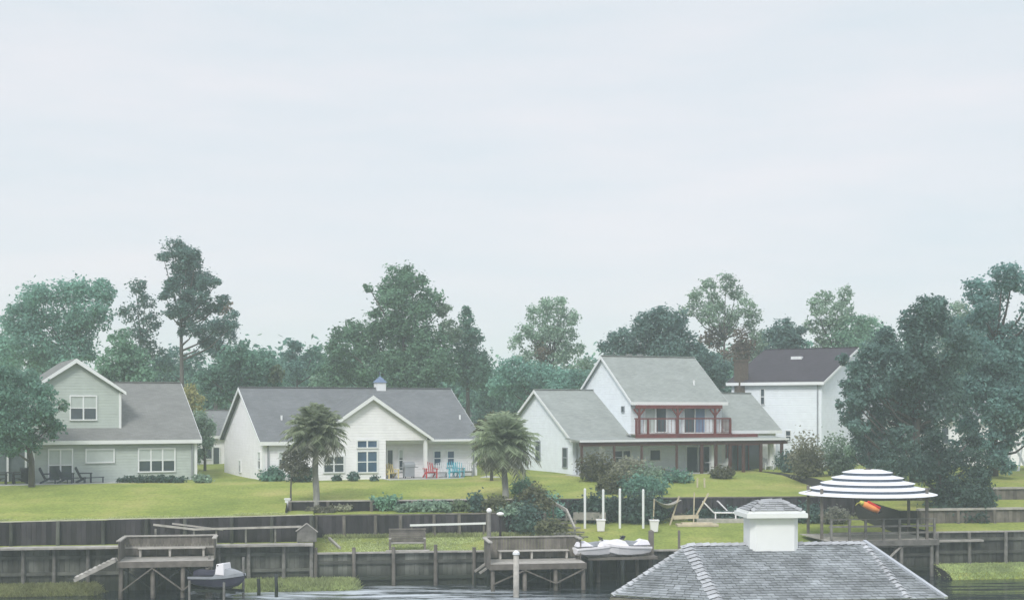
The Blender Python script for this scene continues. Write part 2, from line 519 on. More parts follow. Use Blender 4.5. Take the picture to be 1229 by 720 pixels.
def build_land():
    us = []
    for (u0, _), (u1, _) in zip(STN, STN[1:]):
        n = max(1, min(24, int((u1 - u0) / 1.5)))
        us += [u0 + (u1 - u0) * k / n for k in range(n)]
    us.append(STN[-1][0])
    rows = []
    for u in us:
        p = profile(u)
        q = []
        for i, (a, b) in enumerate(zip(p, p[1:])):
            n = 8 if 1 < b[0] - a[0] < 60 else 1
            for k in range(n):
                t = k / n
                jz = nr.normal(0, 0.018) if (0 < k) else 0
                q.append((a[0] + (b[0] - a[0]) * t, a[1] + (b[1] - a[1]) * t + jz))
        q.append(p[-1])
        rows.append([uv(u, v, z) for v, z in q])
    lens = [len(r_) for r_ in rows]
    n = min(lens)
    m = MB()
    # the rows share the same subdivision scheme except where a span is short, so resample to a common count
    full = []
    for u in us:
        p = profile(u)
        q = []
        for i in range(len(p) - 1):
            k_n = (1, 2, 2, 1, 4, 1, 5, 1, 6, 6, 1)[i]
            for k in range(k_n):
                t = k / k_n
                jz = nr.normal(0, 0.02) if k else 0
                q.append((p[i][0] + (p[i + 1][0] - p[i][0]) * t, p[i][1] + (p[i + 1][1] - p[i][1]) * t + jz))
        q.append(p[-1])
        full.append([uv(u, v, z) for v, z in q])
    w = len(full[0])
    vs_ = [v for r_ in full for v in r_]
    fs = []
    for i in range(len(full) - 1):
        for k in range(w - 1):
            fs.append((i * w + k, (i + 1) * w + k, (i + 1) * w + k + 1, i * w + k + 1))
    m.add(vs_, fs)
    g = bpy.data.materials.new('lawn_grass')
    g.use_nodes = True
    t = g.node_tree
    b = t.nodes['Principled BSDF']
    b.inputs['Roughness'].default_value = 0.95
    b.inputs['Specular IOR Level'].default_value = 0.1
    tcn = t.nodes.new('ShaderNodeTexCoord')

    def noise(scale, det, st=(1, 1, 1)):
        mpn = t.nodes.new('ShaderNodeMapping')
        mpn.inputs['Scale'].default_value = st
        t.links.new(tcn.outputs['Object'], mpn.inputs['Vector'])
        q = t.nodes.new('ShaderNodeTexNoise')
        q.inputs['Scale'].default_value = scale
        q.inputs['Detail'].default_value = det
        q.inputs['Roughness'].default_value = 0.65
        t.links.new(mpn.outputs['Vector'], q.inputs['Vector'])
        return q.outputs['Fac']

    def ramp(src, stops):
        q = t.nodes.new('ShaderNodeValToRGB')
        e = q.color_ramp.elements
        e[0].position, e[0].color = stops[0][0], (*stops[0][1], 1)
        e[1].position, e[1].color = stops[-1][0], (*stops[-1][1], 1)
        for pos, c in stops[1:-1]:
            k = e.new(pos)
            k.color = (*c, 1)
        t.links.new(src, q.inputs['Fac'])
        return q.outputs['Color']
    c1 = ramp(noise(0.22, 6), [(0.3, (0.17, 0.225, 0.055)), (0.5, (0.255, 0.30, 0.078)), (0.7, (0.37, 0.355, 0.13))])
    c2 = ramp(noise(7.0, 5, (1, .5, 1)), [(0.3, (0.72, 0.72, 0.72)), (0.7, (1.25, 1.25, 1.2))])
    mm = t.nodes.new('ShaderNodeMixRGB'); mm.blend_type = 'MULTIPLY'; mm.inputs[0].default_value = 1
    t.links.new(c1, mm.inputs[1]); t.links.new(c2, mm.inputs[2])
    # bare earth where the ground is steep
    gm = t.nodes.new('ShaderNodeNewGeometry')
    sx = t.nodes.new('ShaderNodeSeparateXYZ')
    t.links.new(gm.outputs['True Normal'], sx.inputs[0])
    lt = t.nodes.new('ShaderNodeMath'); lt.operation = 'LESS_THAN'; lt.inputs[1].default_value = 0.55
    ab = t.nodes.new('ShaderNodeMath'); ab.operation = 'ABSOLUTE'
    t.links.new(sx.outputs['Z'], ab.inputs[0]); t.links.new(ab.outputs[0], lt.inputs[0])
    m2 = t.nodes.new('ShaderNodeMixRGB')
    m2.inputs[2].default_value = (0.05, 0.05, 0.045, 1)
    t.links.new(lt.outputs[0], m2.inputs[0]); t.links.new(mm.outputs[0], m2.inputs[1])
    t.links.new(m2.outputs[0], b.inputs['Base Color'])
    bp = t.nodes.new('ShaderNodeBump')
    bp.inputs['Strength'].default_value = 0.6
    bp.inputs['Distance'].default_value = 0.08
    t.links.new(noise(9.0, 4), bp.inputs['Height'])
    t.links.new(bp.outputs['Normal'], b.inputs['Normal'])
    o = m.build('ground', g)
    setp(o, 'grassy far bank stepping up in lawns from the water to the houses', 'ground', kind='structure')


build_land()

# water
wm = bpy.data.materials.new('canal_water')
wm.use_nodes = True
t = wm.node_tree
b = t.nodes['Principled BSDF']
b.inputs['Base Color'].default_value = (0.012, 0.02, 0.024, 1)
b.inputs['Roughness'].default_value = 0.06
b.inputs['IOR'].default_value = 1.33
tcn = t.nodes.new('ShaderNodeTexCoord')
mpn = t.nodes.new('ShaderNodeMapping')
mpn.inputs['Scale'].default_value = (0.3, 1.0, 1)
t.links.new(tcn.outputs['Object'], mpn.inputs['Vector'])
n1 = t.nodes.new('ShaderNodeTexNoise'); n1.inputs['Scale'].default_value = 0.75; n1.inputs['Detail'].default_value = 6
n2 = t.nodes.new('ShaderNodeTexNoise'); n2.inputs['Scale'].default_value = 0.16; n2.inputs['Detail'].default_value = 3
t.links.new(mpn.outputs['Vector'], n1.inputs['Vector'])
t.links.new(mpn.outputs['Vector'], n2.inputs['Vector'])
rp = t.nodes.new('ShaderNodeMapRange')
rp.inputs['From Min'].default_value = 0.36; rp.inputs['From Max'].default_value = 0.6
rp.inputs['To Min'].default_value = 0.12; rp.inputs['To Max'].default_value = 1.0
t.links.new(n2.outputs['Fac'], rp.inputs['Value'])
# a gust patch roughens the water between the two docks
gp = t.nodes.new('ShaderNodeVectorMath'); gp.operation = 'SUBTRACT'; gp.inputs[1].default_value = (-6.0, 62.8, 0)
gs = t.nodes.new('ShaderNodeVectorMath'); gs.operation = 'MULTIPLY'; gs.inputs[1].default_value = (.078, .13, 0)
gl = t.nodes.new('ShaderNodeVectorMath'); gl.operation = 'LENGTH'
gm_ = t.nodes.new('ShaderNodeMapRange'); gm_.interpolation_type = 'SMOOTHSTEP'
gm_.inputs['From Min'].default_value = .45; gm_.inputs['From Max'].default_value = 1.1
gm_.inputs['To Min'].default_value = 1.0; gm_.inputs['To Max'].default_value = .14
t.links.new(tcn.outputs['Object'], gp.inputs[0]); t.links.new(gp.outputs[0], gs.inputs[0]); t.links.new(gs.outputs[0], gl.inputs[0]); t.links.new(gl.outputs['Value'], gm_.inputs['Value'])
ml0 = t.nodes.new('ShaderNodeMath'); ml0.operation = 'MULTIPLY'
t.links.new(rp.outputs['Result'], ml0.inputs[0]); t.links.new(gm_.outputs['Result'], ml0.inputs[1])
mlt = t.nodes.new('ShaderNodeMath'); mlt.operation = 'MULTIPLY'
t.links.new(n1.outputs['Fac'], mlt.inputs[0]); t.links.new(ml0.outputs[0], mlt.inputs[1])
# pale streaks painted into the water colour as sky glitter on the ripples
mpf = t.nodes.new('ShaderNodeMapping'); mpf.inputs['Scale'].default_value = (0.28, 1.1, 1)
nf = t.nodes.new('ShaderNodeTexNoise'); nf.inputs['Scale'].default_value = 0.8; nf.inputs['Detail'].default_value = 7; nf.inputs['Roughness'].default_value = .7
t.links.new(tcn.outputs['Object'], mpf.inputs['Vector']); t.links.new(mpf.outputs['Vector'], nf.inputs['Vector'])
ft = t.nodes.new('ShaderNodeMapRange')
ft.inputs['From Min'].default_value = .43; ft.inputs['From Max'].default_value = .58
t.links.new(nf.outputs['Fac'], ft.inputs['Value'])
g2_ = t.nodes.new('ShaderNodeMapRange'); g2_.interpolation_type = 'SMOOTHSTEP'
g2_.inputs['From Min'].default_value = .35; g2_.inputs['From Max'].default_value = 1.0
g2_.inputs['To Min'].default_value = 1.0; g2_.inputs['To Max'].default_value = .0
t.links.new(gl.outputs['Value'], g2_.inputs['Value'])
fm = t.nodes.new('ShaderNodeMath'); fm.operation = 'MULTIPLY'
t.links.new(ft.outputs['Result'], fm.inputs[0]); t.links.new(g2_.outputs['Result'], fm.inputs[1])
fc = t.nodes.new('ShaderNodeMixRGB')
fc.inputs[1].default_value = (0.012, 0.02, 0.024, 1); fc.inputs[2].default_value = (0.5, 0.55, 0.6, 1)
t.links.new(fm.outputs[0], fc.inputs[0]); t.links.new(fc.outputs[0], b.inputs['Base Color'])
fr_ = t.nodes.new('ShaderNodeMapRange'); fr_.inputs['To Min'].default_value = .06; fr_.inputs['To Max'].default_value = .6
t.links.new(fm.outputs[0], fr_.inputs['Value']); t.links.new(fr_.outputs['Result'], b.inputs['Roughness'])
bp = t.nodes.new('ShaderNodeBump')
bp.inputs['Strength'].default_value = 1.0
bp.inputs['Distance'].default_value = 1.3
t.links.new(mlt.outputs[0], bp.inputs['Height'])
t.links.new(bp.outputs['Normal'], b.inputs['Normal'])
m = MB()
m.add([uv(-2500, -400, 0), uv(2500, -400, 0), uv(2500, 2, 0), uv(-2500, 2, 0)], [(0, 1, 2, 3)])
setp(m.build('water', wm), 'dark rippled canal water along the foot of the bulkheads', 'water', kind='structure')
m = MB()
m.loft([[(-60, -40, -3), (60, -40, -3), (60, 34, -3), (-60, 34, -3)], [(-60, -40, 2.2), (60, -40, 2.2), (60, 29, 2.2), (-60, 29, 2.2)]])
setp(m.build('near_bank', MATS and bpy.data.materials['lawn_grass']), 'grassy near bank under the pavilion', 'ground', kind='structure')

# ------------------------------------------------------------------ seawalls
def seawall(name, label, group, line, zb, zt, boards, posts, capw=0.25, caph=0.07, spacing=1.5, proud=0.12, waler=True, postmat=None,
            over=0.0, capmat=None, lean=0.0, cat='retaining wall'):
    """line: list of two (u, v); zb/zt: (start, end) heights of foot and top"""
    (u0, v0), (u1, v1) = line
    a, bq = uv(u0, v0), uv(u1, v1)
    d = bq - a
    ln = d.length
    rz = math.atan2(d.y, d.x)
    root = empty(name, (a.x, a.y, 0), rz, label, cat, group)
    zbf = lambda x: zb[0] + (zb[1] - zb[0]) * x / ln
    ztf = lambda x: zt[0] + (zt[1] - zt[0]) * x / ln
    mbd = MB()
    x = 0.0
    while x < ln - 0.02:
        w = min(0.24, ln - x)
        off = rng.uniform(0, 0.025)
        mbd.add([(x, -.07 - off, zbf(x) - .9), (x + w - .012, -.07 - off, zbf(x) - .9), (x + w - .012, -.015, zbf(x) - .9), (x, -.015, zbf(x) - .9),
                 (x, -.07 - off, ztf(x)), (x + w - .012, -.07 - off, ztf(x)), (x + w - .012, -.015, ztf(x)), (x, -.015, ztf(x))],
                [(0, 3, 2, 1), (4, 5, 6, 7), (0, 1, 5, 4), (1, 2, 6, 5), (2, 3, 7, 6), (3, 0, 4, 7)])
        x += 0.24
    mbd.build('board_panel', boards, root)
    if waler:
        hh = zt[0] - zb[0]
        fr = (0.36, 0.78) if hh > 1.4 else (0.55,)
        for q in fr:
            k = MB()
            k.beam((0.01, -.15, zbf(0) + hh * q), (ln - .01, -.15, zbf(ln) + (zt[1] - zb[1]) * q), 0.1, 0.16)
            k.build('waler', boards, root)
    n = max(1, int(round(ln / spacing)))
    for k in range(n + 1):
        xx = min(max(ln * k / n + (rng.uniform(-.15, .15) if 0 < k < n else 0), .1), ln - .1)
        q = MB()
        hp = ztf(xx) + over * rng.uniform(.6, 1.2)
        q.tube([(xx + rng.uniform(-.03, .03), -.28, zbf(xx) - 1.0), (xx, -.28, hp)], [.105, .09], 8)
        q.build('post', postmat or posts, root)
    if capw:
        k = MB()
        x = 0.0
        while x < ln - .05:
            e = min(ln, x + 3.6)
            jz = rng.uniform(-.012, .012)
            k.add([(x, -capw, ztf(x) + .004 + jz), (e - .015, -capw, ztf(e) + .004 + jz), (e - .015, .06, ztf(e) + .004 + jz), (x, .06, ztf(x) + .004 + jz),
                   (x, -capw, ztf(x) + caph + jz), (e - .015, -capw, ztf(e) + caph + jz), (e - .015, .06, ztf(e) + caph + jz), (x, .06, ztf(x) + caph + jz)],
                  [(0, 3, 2, 1), (4, 5, 6, 7), (0, 1, 5, 4), (1, 2, 6, 5), (2, 3, 7, 6), (3, 0, 4, 7)])
            x = e
        k.build('cap_board', capmat or M_PLANK, root)
    return root


G = 'wooden retaining walls stepping up the bank'
UL, UR = u_at(-90, 0), u_at(1330, 0)
u376 = u_at(376, 0)
seawall('seawall', 'tall green-stained bulkhead with a wide grey walkway cap, below the sage house lawn', G,
        [(UL, -.03), (u376, -.03)], (.2, .2), (2.1, 2.1), M_WALLGREEN, M_POST, capw=0.75, caph=.1, spacing=1.55)
seawall('retaining_wall', 'long dark upper board wall under the open lawn of the sage house', G,
        [(u_at(-90, 1.7), 1.67), (u376, 1.67)], (2.1, 2.1), (3.2, 3.44), M_WALLWOOD, M_WALLWOOD, capw=.06, caph=.05, spacing=2.1, waler=False, postmat=M_WALLGREEN, capmat=M_EDGE)
seawall('seawall', 'low dark bulkhead with pale cap below the small grass terrace with the bench', G,
        [(u376 + .02, -.03), (u_at(660, 0), -.03)], (-.3, -.3), (1.62, 1.62), M_WALLGREEN, M_POST, capw=0.28, spacing=2.0, over=.35, postmat=M_DOCKWALL)
seawall('retaining_wall', 'dark board wall with a long white rail behind the wooden bench', G,
        [(u376 + .05, 5.97), (u_at(655, 6), 5.97)], (1.9, 1.9), (3.05, 3.05), M_WALLWOOD, M_WALLGREEN, capw=.12, spacing=1.6, waler=False, postmat=M_DOCKWALL, capmat=M_DOCKWALL)
seawall('retaining_wall', 'low dark timber edge of the lawn in front of the white single-storey house', G,
        [(u_at(346, 8), 7.96), (u_at(640, 8), 7.96)], (3.2, 3.15), (3.7, 3.7), M_WALLWOOD, M_DOCKWALL, capw=.14, spacing=2.4, waler=False)
seawall('seawall', 'dark bulkhead beside the white water scooters, ending under the striped canopy deck', G,
        [(u_at(668, 0), -.03), (u_at(1088, 3), -.03)], (-.3, -.3), (1.52, 1.52), M_WALLGREEN, M_POST, capw=.28, spacing=2.0, over=.0, postmat=M_DOCKWALL)
seawall('retaining_wall', 'dark wall behind the hammock and white chaises, below the two-storey house lawn', G,
        [(u_at(668, 10.5), 10.46), (u_at(1088, 3), 10.46)], (2.25, 2.25), (3.5, 3.5), M_WALLWOOD, M_WALLWOOD, capw=.15, spacing=2.2, waler=False, capmat=M_DOCKWALL)
seawall('seawall', 'grey-green timber bulkhead above the grassy shore at the far right', G,
        [(u_at(1088, 3) + .1, -.03), (UR, -.03)], (.62, .62), (2.25, 2.25), M_WALLGREEN, M_POST, capw=.2, spacing=1.9)
seawall('retaining_wall', 'middle step wall with pale coping on the terraced slope at the far right', G,
        [(u_at(1100, 4), 3.97), (u_at(1330, 4), 3.97)], (2.4, 2.4), (3.12, 3.12), M_DOCKWALL, M_DOCKWALL, capw=.2, caph=.12, spacing=2.5, waler=False)
seawall('retaining_wall', 'top step wall with pale coping on the terraced slope at the far right', G,
        [(u_at(1100, 9.5), 9.47), (u_at(1330, 9.5), 9.47)], (3.3, 3.3), (3.94, 3.94), M_DOCKWALL, M_DOCKWALL, capw=.2, caph=.12, spacing=2.5, waler=False)


# ------------------------------------------------------------------ houses
class House:
    def __init__(s, name, label, px, py, yaw, base=4.2, Y=None):
        Y = Y or (HC - base) * F / (py - HZ)
        s.x0, s.y0, s.a, s.base = (px - CX) * Y / F, Y, R(yaw), base
        s.c, s.s = math.cos(s.a), math.sin(s.a)
        s.root = empty(name, (s.x0, s.y0, base), s.a, label, 'house')

    def lx(s, px, y=0.0):
        k = (px - CX) / F
        return (k * (s.y0 + y * s.c) - s.x0 + y * s.s) / (s.c - k * s.s)

    def ly(s, px, x=0.0):
        k = (px - CX) / F
        return (k * (s.y0 + x * s.s) - s.x0 - x * s.c) / (-s.s - k * s.c)

    def lz(s, py, x, y):
        Y = s.y0 + x * s.s + y * s.c
        return HC - (py - HZ) * Y / F - s.base

    def part(s, mb, name, m, parent=None):
        return mb.build(name, m, parent or s.root)

    def body(s, x0, x1, y0, y1, h, hr, m, ym=None, name='wall'):
        ym = (y0 + y1) / 2 if ym is None else ym
        k = MB()
        k.prism([(y0, -.5), (y1, -.5), (y1, h), (ym, hr), (y0, h)], 'x', x0, x1)
        return s.part(k, name, m)

    def roof(s, x0, x1, y0, y1, h, hr, m, ov=.35, ov_end=.3, ym=None, th=.14, trim=M_WHITE, front_ov=None):
        """ridge along local x, with fascia and rake boards"""
        ym = (y0 + y1) / 2 if ym is None else ym
        fo = ov if front_ov is None else front_ov
        sl_f = (hr - h) / (ym - y0)
        sl_b = (hr - h) / (y1 - ym)
        g = .02
        ef, eb = (y0 - fo, h - fo * sl_f + g), (y1 + ov, h - ov * sl_b + g)
        xa, xb = x0 - ov_end, x1 + ov_end
        k = MB()
        k.prism([ef, (ym, hr + g), eb, (eb[0], eb[1] + th), (ym, hr + g + th), (ef[0], ef[1] + th)], 'x', xa, xb)
        r_ = s.part(k, 'roof', m)
        q = MB()
        q.box(xa, ef[0] - .03, ef[1] - .12, xb, ef[0] - .003, ef[1] + th - .02)
        s.part(q, 'eave_board', trim)
        for xx, sg in ((xa, -1), (xb, 1)):
            q = MB()
            q.prism([(ef[0], ef[1] - .1), (ym, hr + g - .12), (eb[0], eb[1] - .1), (eb[0], eb[1] + th - .03), (ym, hr + g + th - .03), (ef[0], ef[1] + th - .03)], 'x',
                    xx + sg * .003, xx + sg * .04)
            s.part(q, 'rake_board', trim)
        q = MB()
        q.beam((xa, ym, hr + g + th + .02), (xb, ym, hr + g + th + .02), .3, .05)
        s.part(q, 'ridge_cap', m)
        return r_

    def froof(s, x0, x1, y0, y1, h, hr, m, ov=.3, th=.14, trim=M_WHITE):
        """ridge along local y, gable to the front"""
        xm = (x0 + x1) / 2
        sl_ = (hr - h) / (xm - x0)
        g = .02
        e0, e1 = (x0 - ov, h - ov * sl_ + g), (x1 + ov, h - ov * sl_ + g)
        poly = [e0, (xm, hr + g), e1, (e1[0], e1[1] + th), (xm, hr + g + th), (e0[0], e0[1] + th)]
        k = MB()
        k.prism(poly, 'y', y0 - ov, y1)
        s.part(k, 'gable_roof', m)
        q = MB()
        d = .16
        q.prism([(e0[0], e0[1] - d * .5), (xm, hr + g - d), (e1[0], e1[1] - d * .5), (e1[0], e1[1] + th - .02), (xm, hr + g + th - .02), (e0[0], e0[1] + th - .02)],
                'y', y0 - ov - .04, y0 - ov - .003)
        s.part(q, 'rake_board', trim)

    def win(s, px0, py0, px1, py1, cols=1, rows=2, plane='front', off=0.0, glass=None, blind=0.0, fw=.085, frame=None, name='window', lower=None):
        glass = glass or M_GLASS
        if plane == 'front':
            a0, a1 = s.lx(px0, off), s.lx(px1, off)
            z1, z0 = s.lz(py0, (a0 + a1) / 2, off), s.lz(py1, (a0 + a1) / 2, off)
            f = lambda a, o, z: (a, off - o, z)
        elif plane == 'left':
            a0, a1 = s.ly(px0, off), s.ly(px1, off)
            ym = (a0 + a1) / 2
            z1, z0 = s.lz(py0, off, ym), s.lz(py1, off, ym)
            f = lambda a, o, z: (off - o, a, z)
        a0, a1 = min(a0, a1), max(a0, a1)

        def bx(k, a, o, z, a2, o2, z2):
            k.box(*f(a, o, z), *f(a2, o2, z2))
        k = MB()
        d = .07
        bx(k, a0 - fw, .0, z1, a1 + fw, d, z1 + fw * 1.2)
        bx(k, a0 - fw, .0, z0 - fw, a1 + fw, d + .02, z0)
        bx(k, a0 - fw, .0, z0, a0, d, z1)
        bx(k, a1, .0, z0, a1 + fw, d, z1)
        for i in range(1, cols):
            q = a0 + (a1 - a0) * i / cols
            bx(k, q - fw * .55, .0, z0, q + fw * .55, d - .01, z1)
        for i in range(1, rows):
            q = z0 + (z1 - z0) * i / rows
            for j in range(cols):
                bx(k, a0 + (a1 - a0) * j / cols + (fw * .55 if j else 0), .0, q - .03, a0 + (a1 - a0) * (j + 1) / cols - (fw * .55 if j < cols - 1 else 0), d - .02, q + .03)
        w = s.part(k, name, frame or M_WHITE)
        zs = z1 - (z1 - z0) * blind
        k = MB()
        bx(k, a0, .004, z0, a1, .02, zs)
        k.build('pane', glass, w)
        if blind:
            k = MB()
            bx(k, a0, .004, zs + .001, a1, .022, z1)
            k.build('blind', M_BLIND, w)
        return w


# ---- sage house, left
h1 = House('sage_house', 'sage green house with taupe roof and upper gable, behind the dark leaning tree', 40, 580, 25)
w1 = h1.lx(235)
h1.body(0, w1, 0, 13, 2.72, 6.35, M_SIDING_SAGE)
h1.roof(0, w1, 0, 13, 2.72, 6.35, M_ROOF_TAUPE)
bx0, bx1 = h1.lx(36, 1), h1.lx(145, 1)
zpk, zev = h1.lz(433, (bx0 + bx1) / 2, 1), h1.lz(469, bx1, 1)
k = MB()
k.prism([(bx0, 2.9), (bx1, 2.9), (bx1, zev), ((bx0 + bx1) / 2, zpk), (bx0, zev)], 'y', 1.0, 9.5)
h1.part(k, 'upper_wall', M_SIDING_SAGE)
h1.froof(bx0, bx1, 1, 9.6, zev, zpk, M_ROOF_TAUPE)
for xx in (0, w1):
    k = MB()
    k.box(xx - .09, -.03, -.4, xx + .09, .1, 2.55)
    h1.part(k, 'corner_board', M_WHITE)
k = MB()
k.box(bx1 - .12, .965, 3.05, bx1 + .03, 1.1, zev - .1)
h1.part(k, 'corner_board', M_WHITE)
h1.win(85, 476, 115, 503, 2, 2, off=1.0, blind=.52)
h1.win(59, 540, 86, 576, 2, 2, off=0, blind=.5, name='patio_door')
h1.win(104, 540, 136, 554, 1, 1, off=0, glass=M_BLIND)
h1.win(167, 539, 209, 565, 3, 2, off=0, blind=.55)
k = MB()
k.box(-6.5, 2.0, 2.3, -.12, 6, 2.45)
h1.part(k, 'porch_roof', M_WHITE)
for xx in (-6.3, -4.5, -2.9, -1.35, -.25):
    k = MB()
    k.box(xx - .06, 2.05, -.3, xx + .06, 2.17, 2.3)
    h1.part(k, 'porch_post', M_WHITE)
k = MB()
k.box(-6.4, 2.2, -.3, -.13, 2.23, 2.3)
h1.part(k, 'porch_screen', M_SCREEN)

# ---- white single-storey house
h2 = House('white_house', 'long white single-storey house with slate roof, cross gable and small cupola', 316, 577, 25)
w2 = h2.lx(572)
h2.body(0, w2, 0, 11, 2.62, 6.0, M_SIDING_WHITE)
h2.roof(0, w2, 0, 11, 2.62, 6.0, M_ROOF_SLATE)
PJ = -1.2
gx0, gx1 = h2.lx(377, PJ), h2.lx(513, PJ)
rx1 = h2.lx(463, PJ)
zpk = h2.lz(477, (gx0 + gx1) / 2, PJ)
k = MB()
k.prism([(gx0, -.5), (rx1, -.5), (rx1, 2.57), (gx1, 2.57), (gx1, 2.75), ((gx0 + gx1) / 2, zpk), (gx0, 2.75)], 'y', PJ, -.001)
h2.part(k, 'gable_wall', M_SIDING_WHITE)
k = MB()
k.prism([(gx0 + .02, 2.7), (gx1 - .02, 2.7), ((gx0 + gx1) / 2, zpk - .03)], 'y', 0.002, 4.6)
h2.part(k, 'gable_core', M_SIDING_WHITE)
h2.froof(gx0, gx1, PJ, 4.9, 2.75, zpk, M_ROOF_SLATE, ov=.32)
k = MB()
k.box(gx1 - .22, PJ + .01, -.4, gx1, PJ + .23, 2.56)
h2.part(k, 'porch_post', M_WHITE)
k = MB()
k.box(gx1 + .02, -1.0, 2.46, w2 + .3, -.36, 2.58)
h2.part(k, 'porch_eave', M_WHITE)
for xa_, xb_ in ((-.03, .1), (w2 - .1, w2 + .03)):
    k = MB()
    k.box(xa_, -.03, -.4, xb_, .1, 2.45)
    h2.part(k, 'corner_board', M_WHITE)
h2.win(335, 543, 345, 558, 1, 2, off=0, blind=.5)
h2.win(389, 548, 412, 566, 2, 2, off=PJ, glass=M_GLASS)
h2.win(429, 529, 452, 536.5, 2, 1, off=PJ, glass=M_GLASS_BLUE, name='transom_window')
h2.win(429, 542, 452, 566, 2, 2, off=PJ, glass=M_GLASS_BLUE)
h2.win(465, 540, 471, 576, 1, 1, off=0, glass=M_GLASS, name='porch_door')
h2.win(479, 540, 483, 564, 1, 2, off=0, blind=.4)
h2.win(521, 541.5, 528.5, 558, 1, 2, off=0, glass=M_GLASS_BLUE)
h2.win(537, 541.5, 544.5, 558, 1, 2, off=0, glass=M_GLASS_BLUE)
h2.win(316.2, 543, 318.3, 563, 1, 2, plane='left', off=0) if False else None
h2.win(287.5, 553, 289.5, 566, 1, 1, plane='left', off=0, blind=.4, fw=.05)
h2.win(310.5, 543, 313, 562, 1, 2, plane='left', off=0, blind=.4, fw=.06)
for ppx, ppy in ((338, 501), (552, 505)):
    k = MB()
    yy = 1.9
    xx = h2.lx(ppx, yy)
    zz = 2.62 + 3.38 / 5.5 * yy
    k.tube([(xx, yy, zz), (xx, yy, zz + .45)], .07, 8)
    h2.part(k, 'roof_vent', M_WHITE)
# cupola
cxx = h2.lx(456, 5.5)
k = MB()
k.box(cxx - .34, 5.16, 5.95, cxx + .34, 5.84, 6.55)
cup = h2.part(k, 'cupola', M_WHITE)
k = MB()
k.loft([[(cxx - .42, 5.08, 6.552), (cxx + .42, 5.08, 6.552), (cxx + .42, 5.92, 6.552), (cxx - .42, 5.92, 6.552)],
        [(cxx - .02, 5.48, 7.0), (cxx + .02, 5.48, 7.0), (cxx + .02, 5.52, 7.0), (cxx - .02, 5.52, 7.0)]])
k.tube([(cxx, 5.5, 6.95), (cxx, 5.5, 7.3)], [.03, .01], 6)
k.build('cupola_roof', M_TURQ if False else M_CURTAIN, cup)

# ---- two-storey house with the balcony
h4 = House('balcony_house', 'white two-storey house with pale sage roof, red-brown balcony and long porch', 687.5, 569.5, 25)
w41 = h4.lx(757)
w42 = h4.lx(866)
w43 = h4.lx(931)
h4.body(0, w41, 0, 11.4, 2.57, 5.95, M_SIDING_BLUEWHITE, name='side_wing_wall')
h4.roof(0, w41 - .35, 0, 11.4, 2.57, 5.95, M_ROOF_SAGE)
h4.body(w41 + .003, w42, 0, 8.2, 5.42, 8.5, M_SIDING_BLUEWHITE)
h4.roof(w41 + .003, w42, 0, 8.2, 5.42, 8.5, M_ROOF_SAGE, ov=.3, ov_end=.22, front_ov=.5)
h4.body(w42 + .003, w43, 0, 7.4, 3.15, 5.75, M_SIDING_WHITE, name='end_wing_wall')
h4.roof(w42 + .36, w43, 0, 7.4, 3.15, 5.75, M_ROOF_SAGE)
# chimney
chx = h4.lx(889.5, 5.2)
k = MB()
zc = h4.lz(434, chx, 5.2)
k.box(chx - .42, 4.8, 4.0, chx + .42, 5.6, zc)
k.box(chx - .48, 4.74, zc + .001, chx + .48, 5.66, zc + .15)
h4.part(k, 'chimney', M_BRICK)
# porch along the front
PY = -2.5
px0, px1 = h4.lx(694, PY), h4.lx(945, PY)
zp = 2.38
k = MB()
k.prism([(PY - .2, zp), (-.55, zp + .16), (-.55, zp + .26), (PY - .2, zp + .1)], 'x', px0, px1)
h4.part(k, 'porch_roof', M_ROOF_SAGE)
k = MB()
k.box(px0, PY - .25, zp - .02, px1, PY - .203, zp + .12)
h4.part(k, 'porch_fascia', M_WHITE)
k = MB()
k.box(px0 + .1, PY - .1, zp - .3, px1 - .05, PY + .08, zp - .025)
h4.part(k, 'porch_beam', M_PORCHBROWN)
for ppx in (698, 737, 770, 812, 842, 859, 876, 892, 913, 938):
    xx = h4.lx(ppx, PY)
    k = MB()
    wd_ = .13 if ppx < 840 else .22
    k.box(xx - wd_ / 2, PY - .08, -.3, xx + wd_ / 2, PY + .05, zp - .3)
    h4.part(k, 'porch_post', M_PORCHBROWN)
for ppx in (723, 855, 925):
    xx = h4.lx(ppx, PY + .8)
    k = MB()
    k.box(xx - .16, PY + .65, -.3, xx + .16, PY + .95, zp - .02)
    h4.part(k, 'white_column', M_WHITE)
k = MB()
k.box(px0, PY - .3, -.6, px1, -.01, .02)
h4.part(k, 'porch_floor', M_CONCRETE)
h4.win(824, 536, 851, 567, 2, 1, off=0, name='patio_door', glass=M_GLASS, frame=M_WHITE)
h4.win(872, 534, 911, 566, 3, 1, off=0, name='patio_door', glass=M_GLASS, frame=M_REDBROWN)
h4.win(738, 541, 756, 556, 2, 2, off=0)
h4.win(780, 540, 792, 552, 1, 1, off=0)
h4.win(676, 538, 681, 560, 1, 2, plane='left', off=0, fw=.06, frame=M_GREYP)
h4.win(643.5, 530, 648.5, 552, 1, 2, plane='left', off=0, fw=.06, frame=M_GREYP)
h4.win(746.5, 488, 749.5, 494, 1, 1, plane='left', off=w41, fw=.04, frame=M_GREYP)
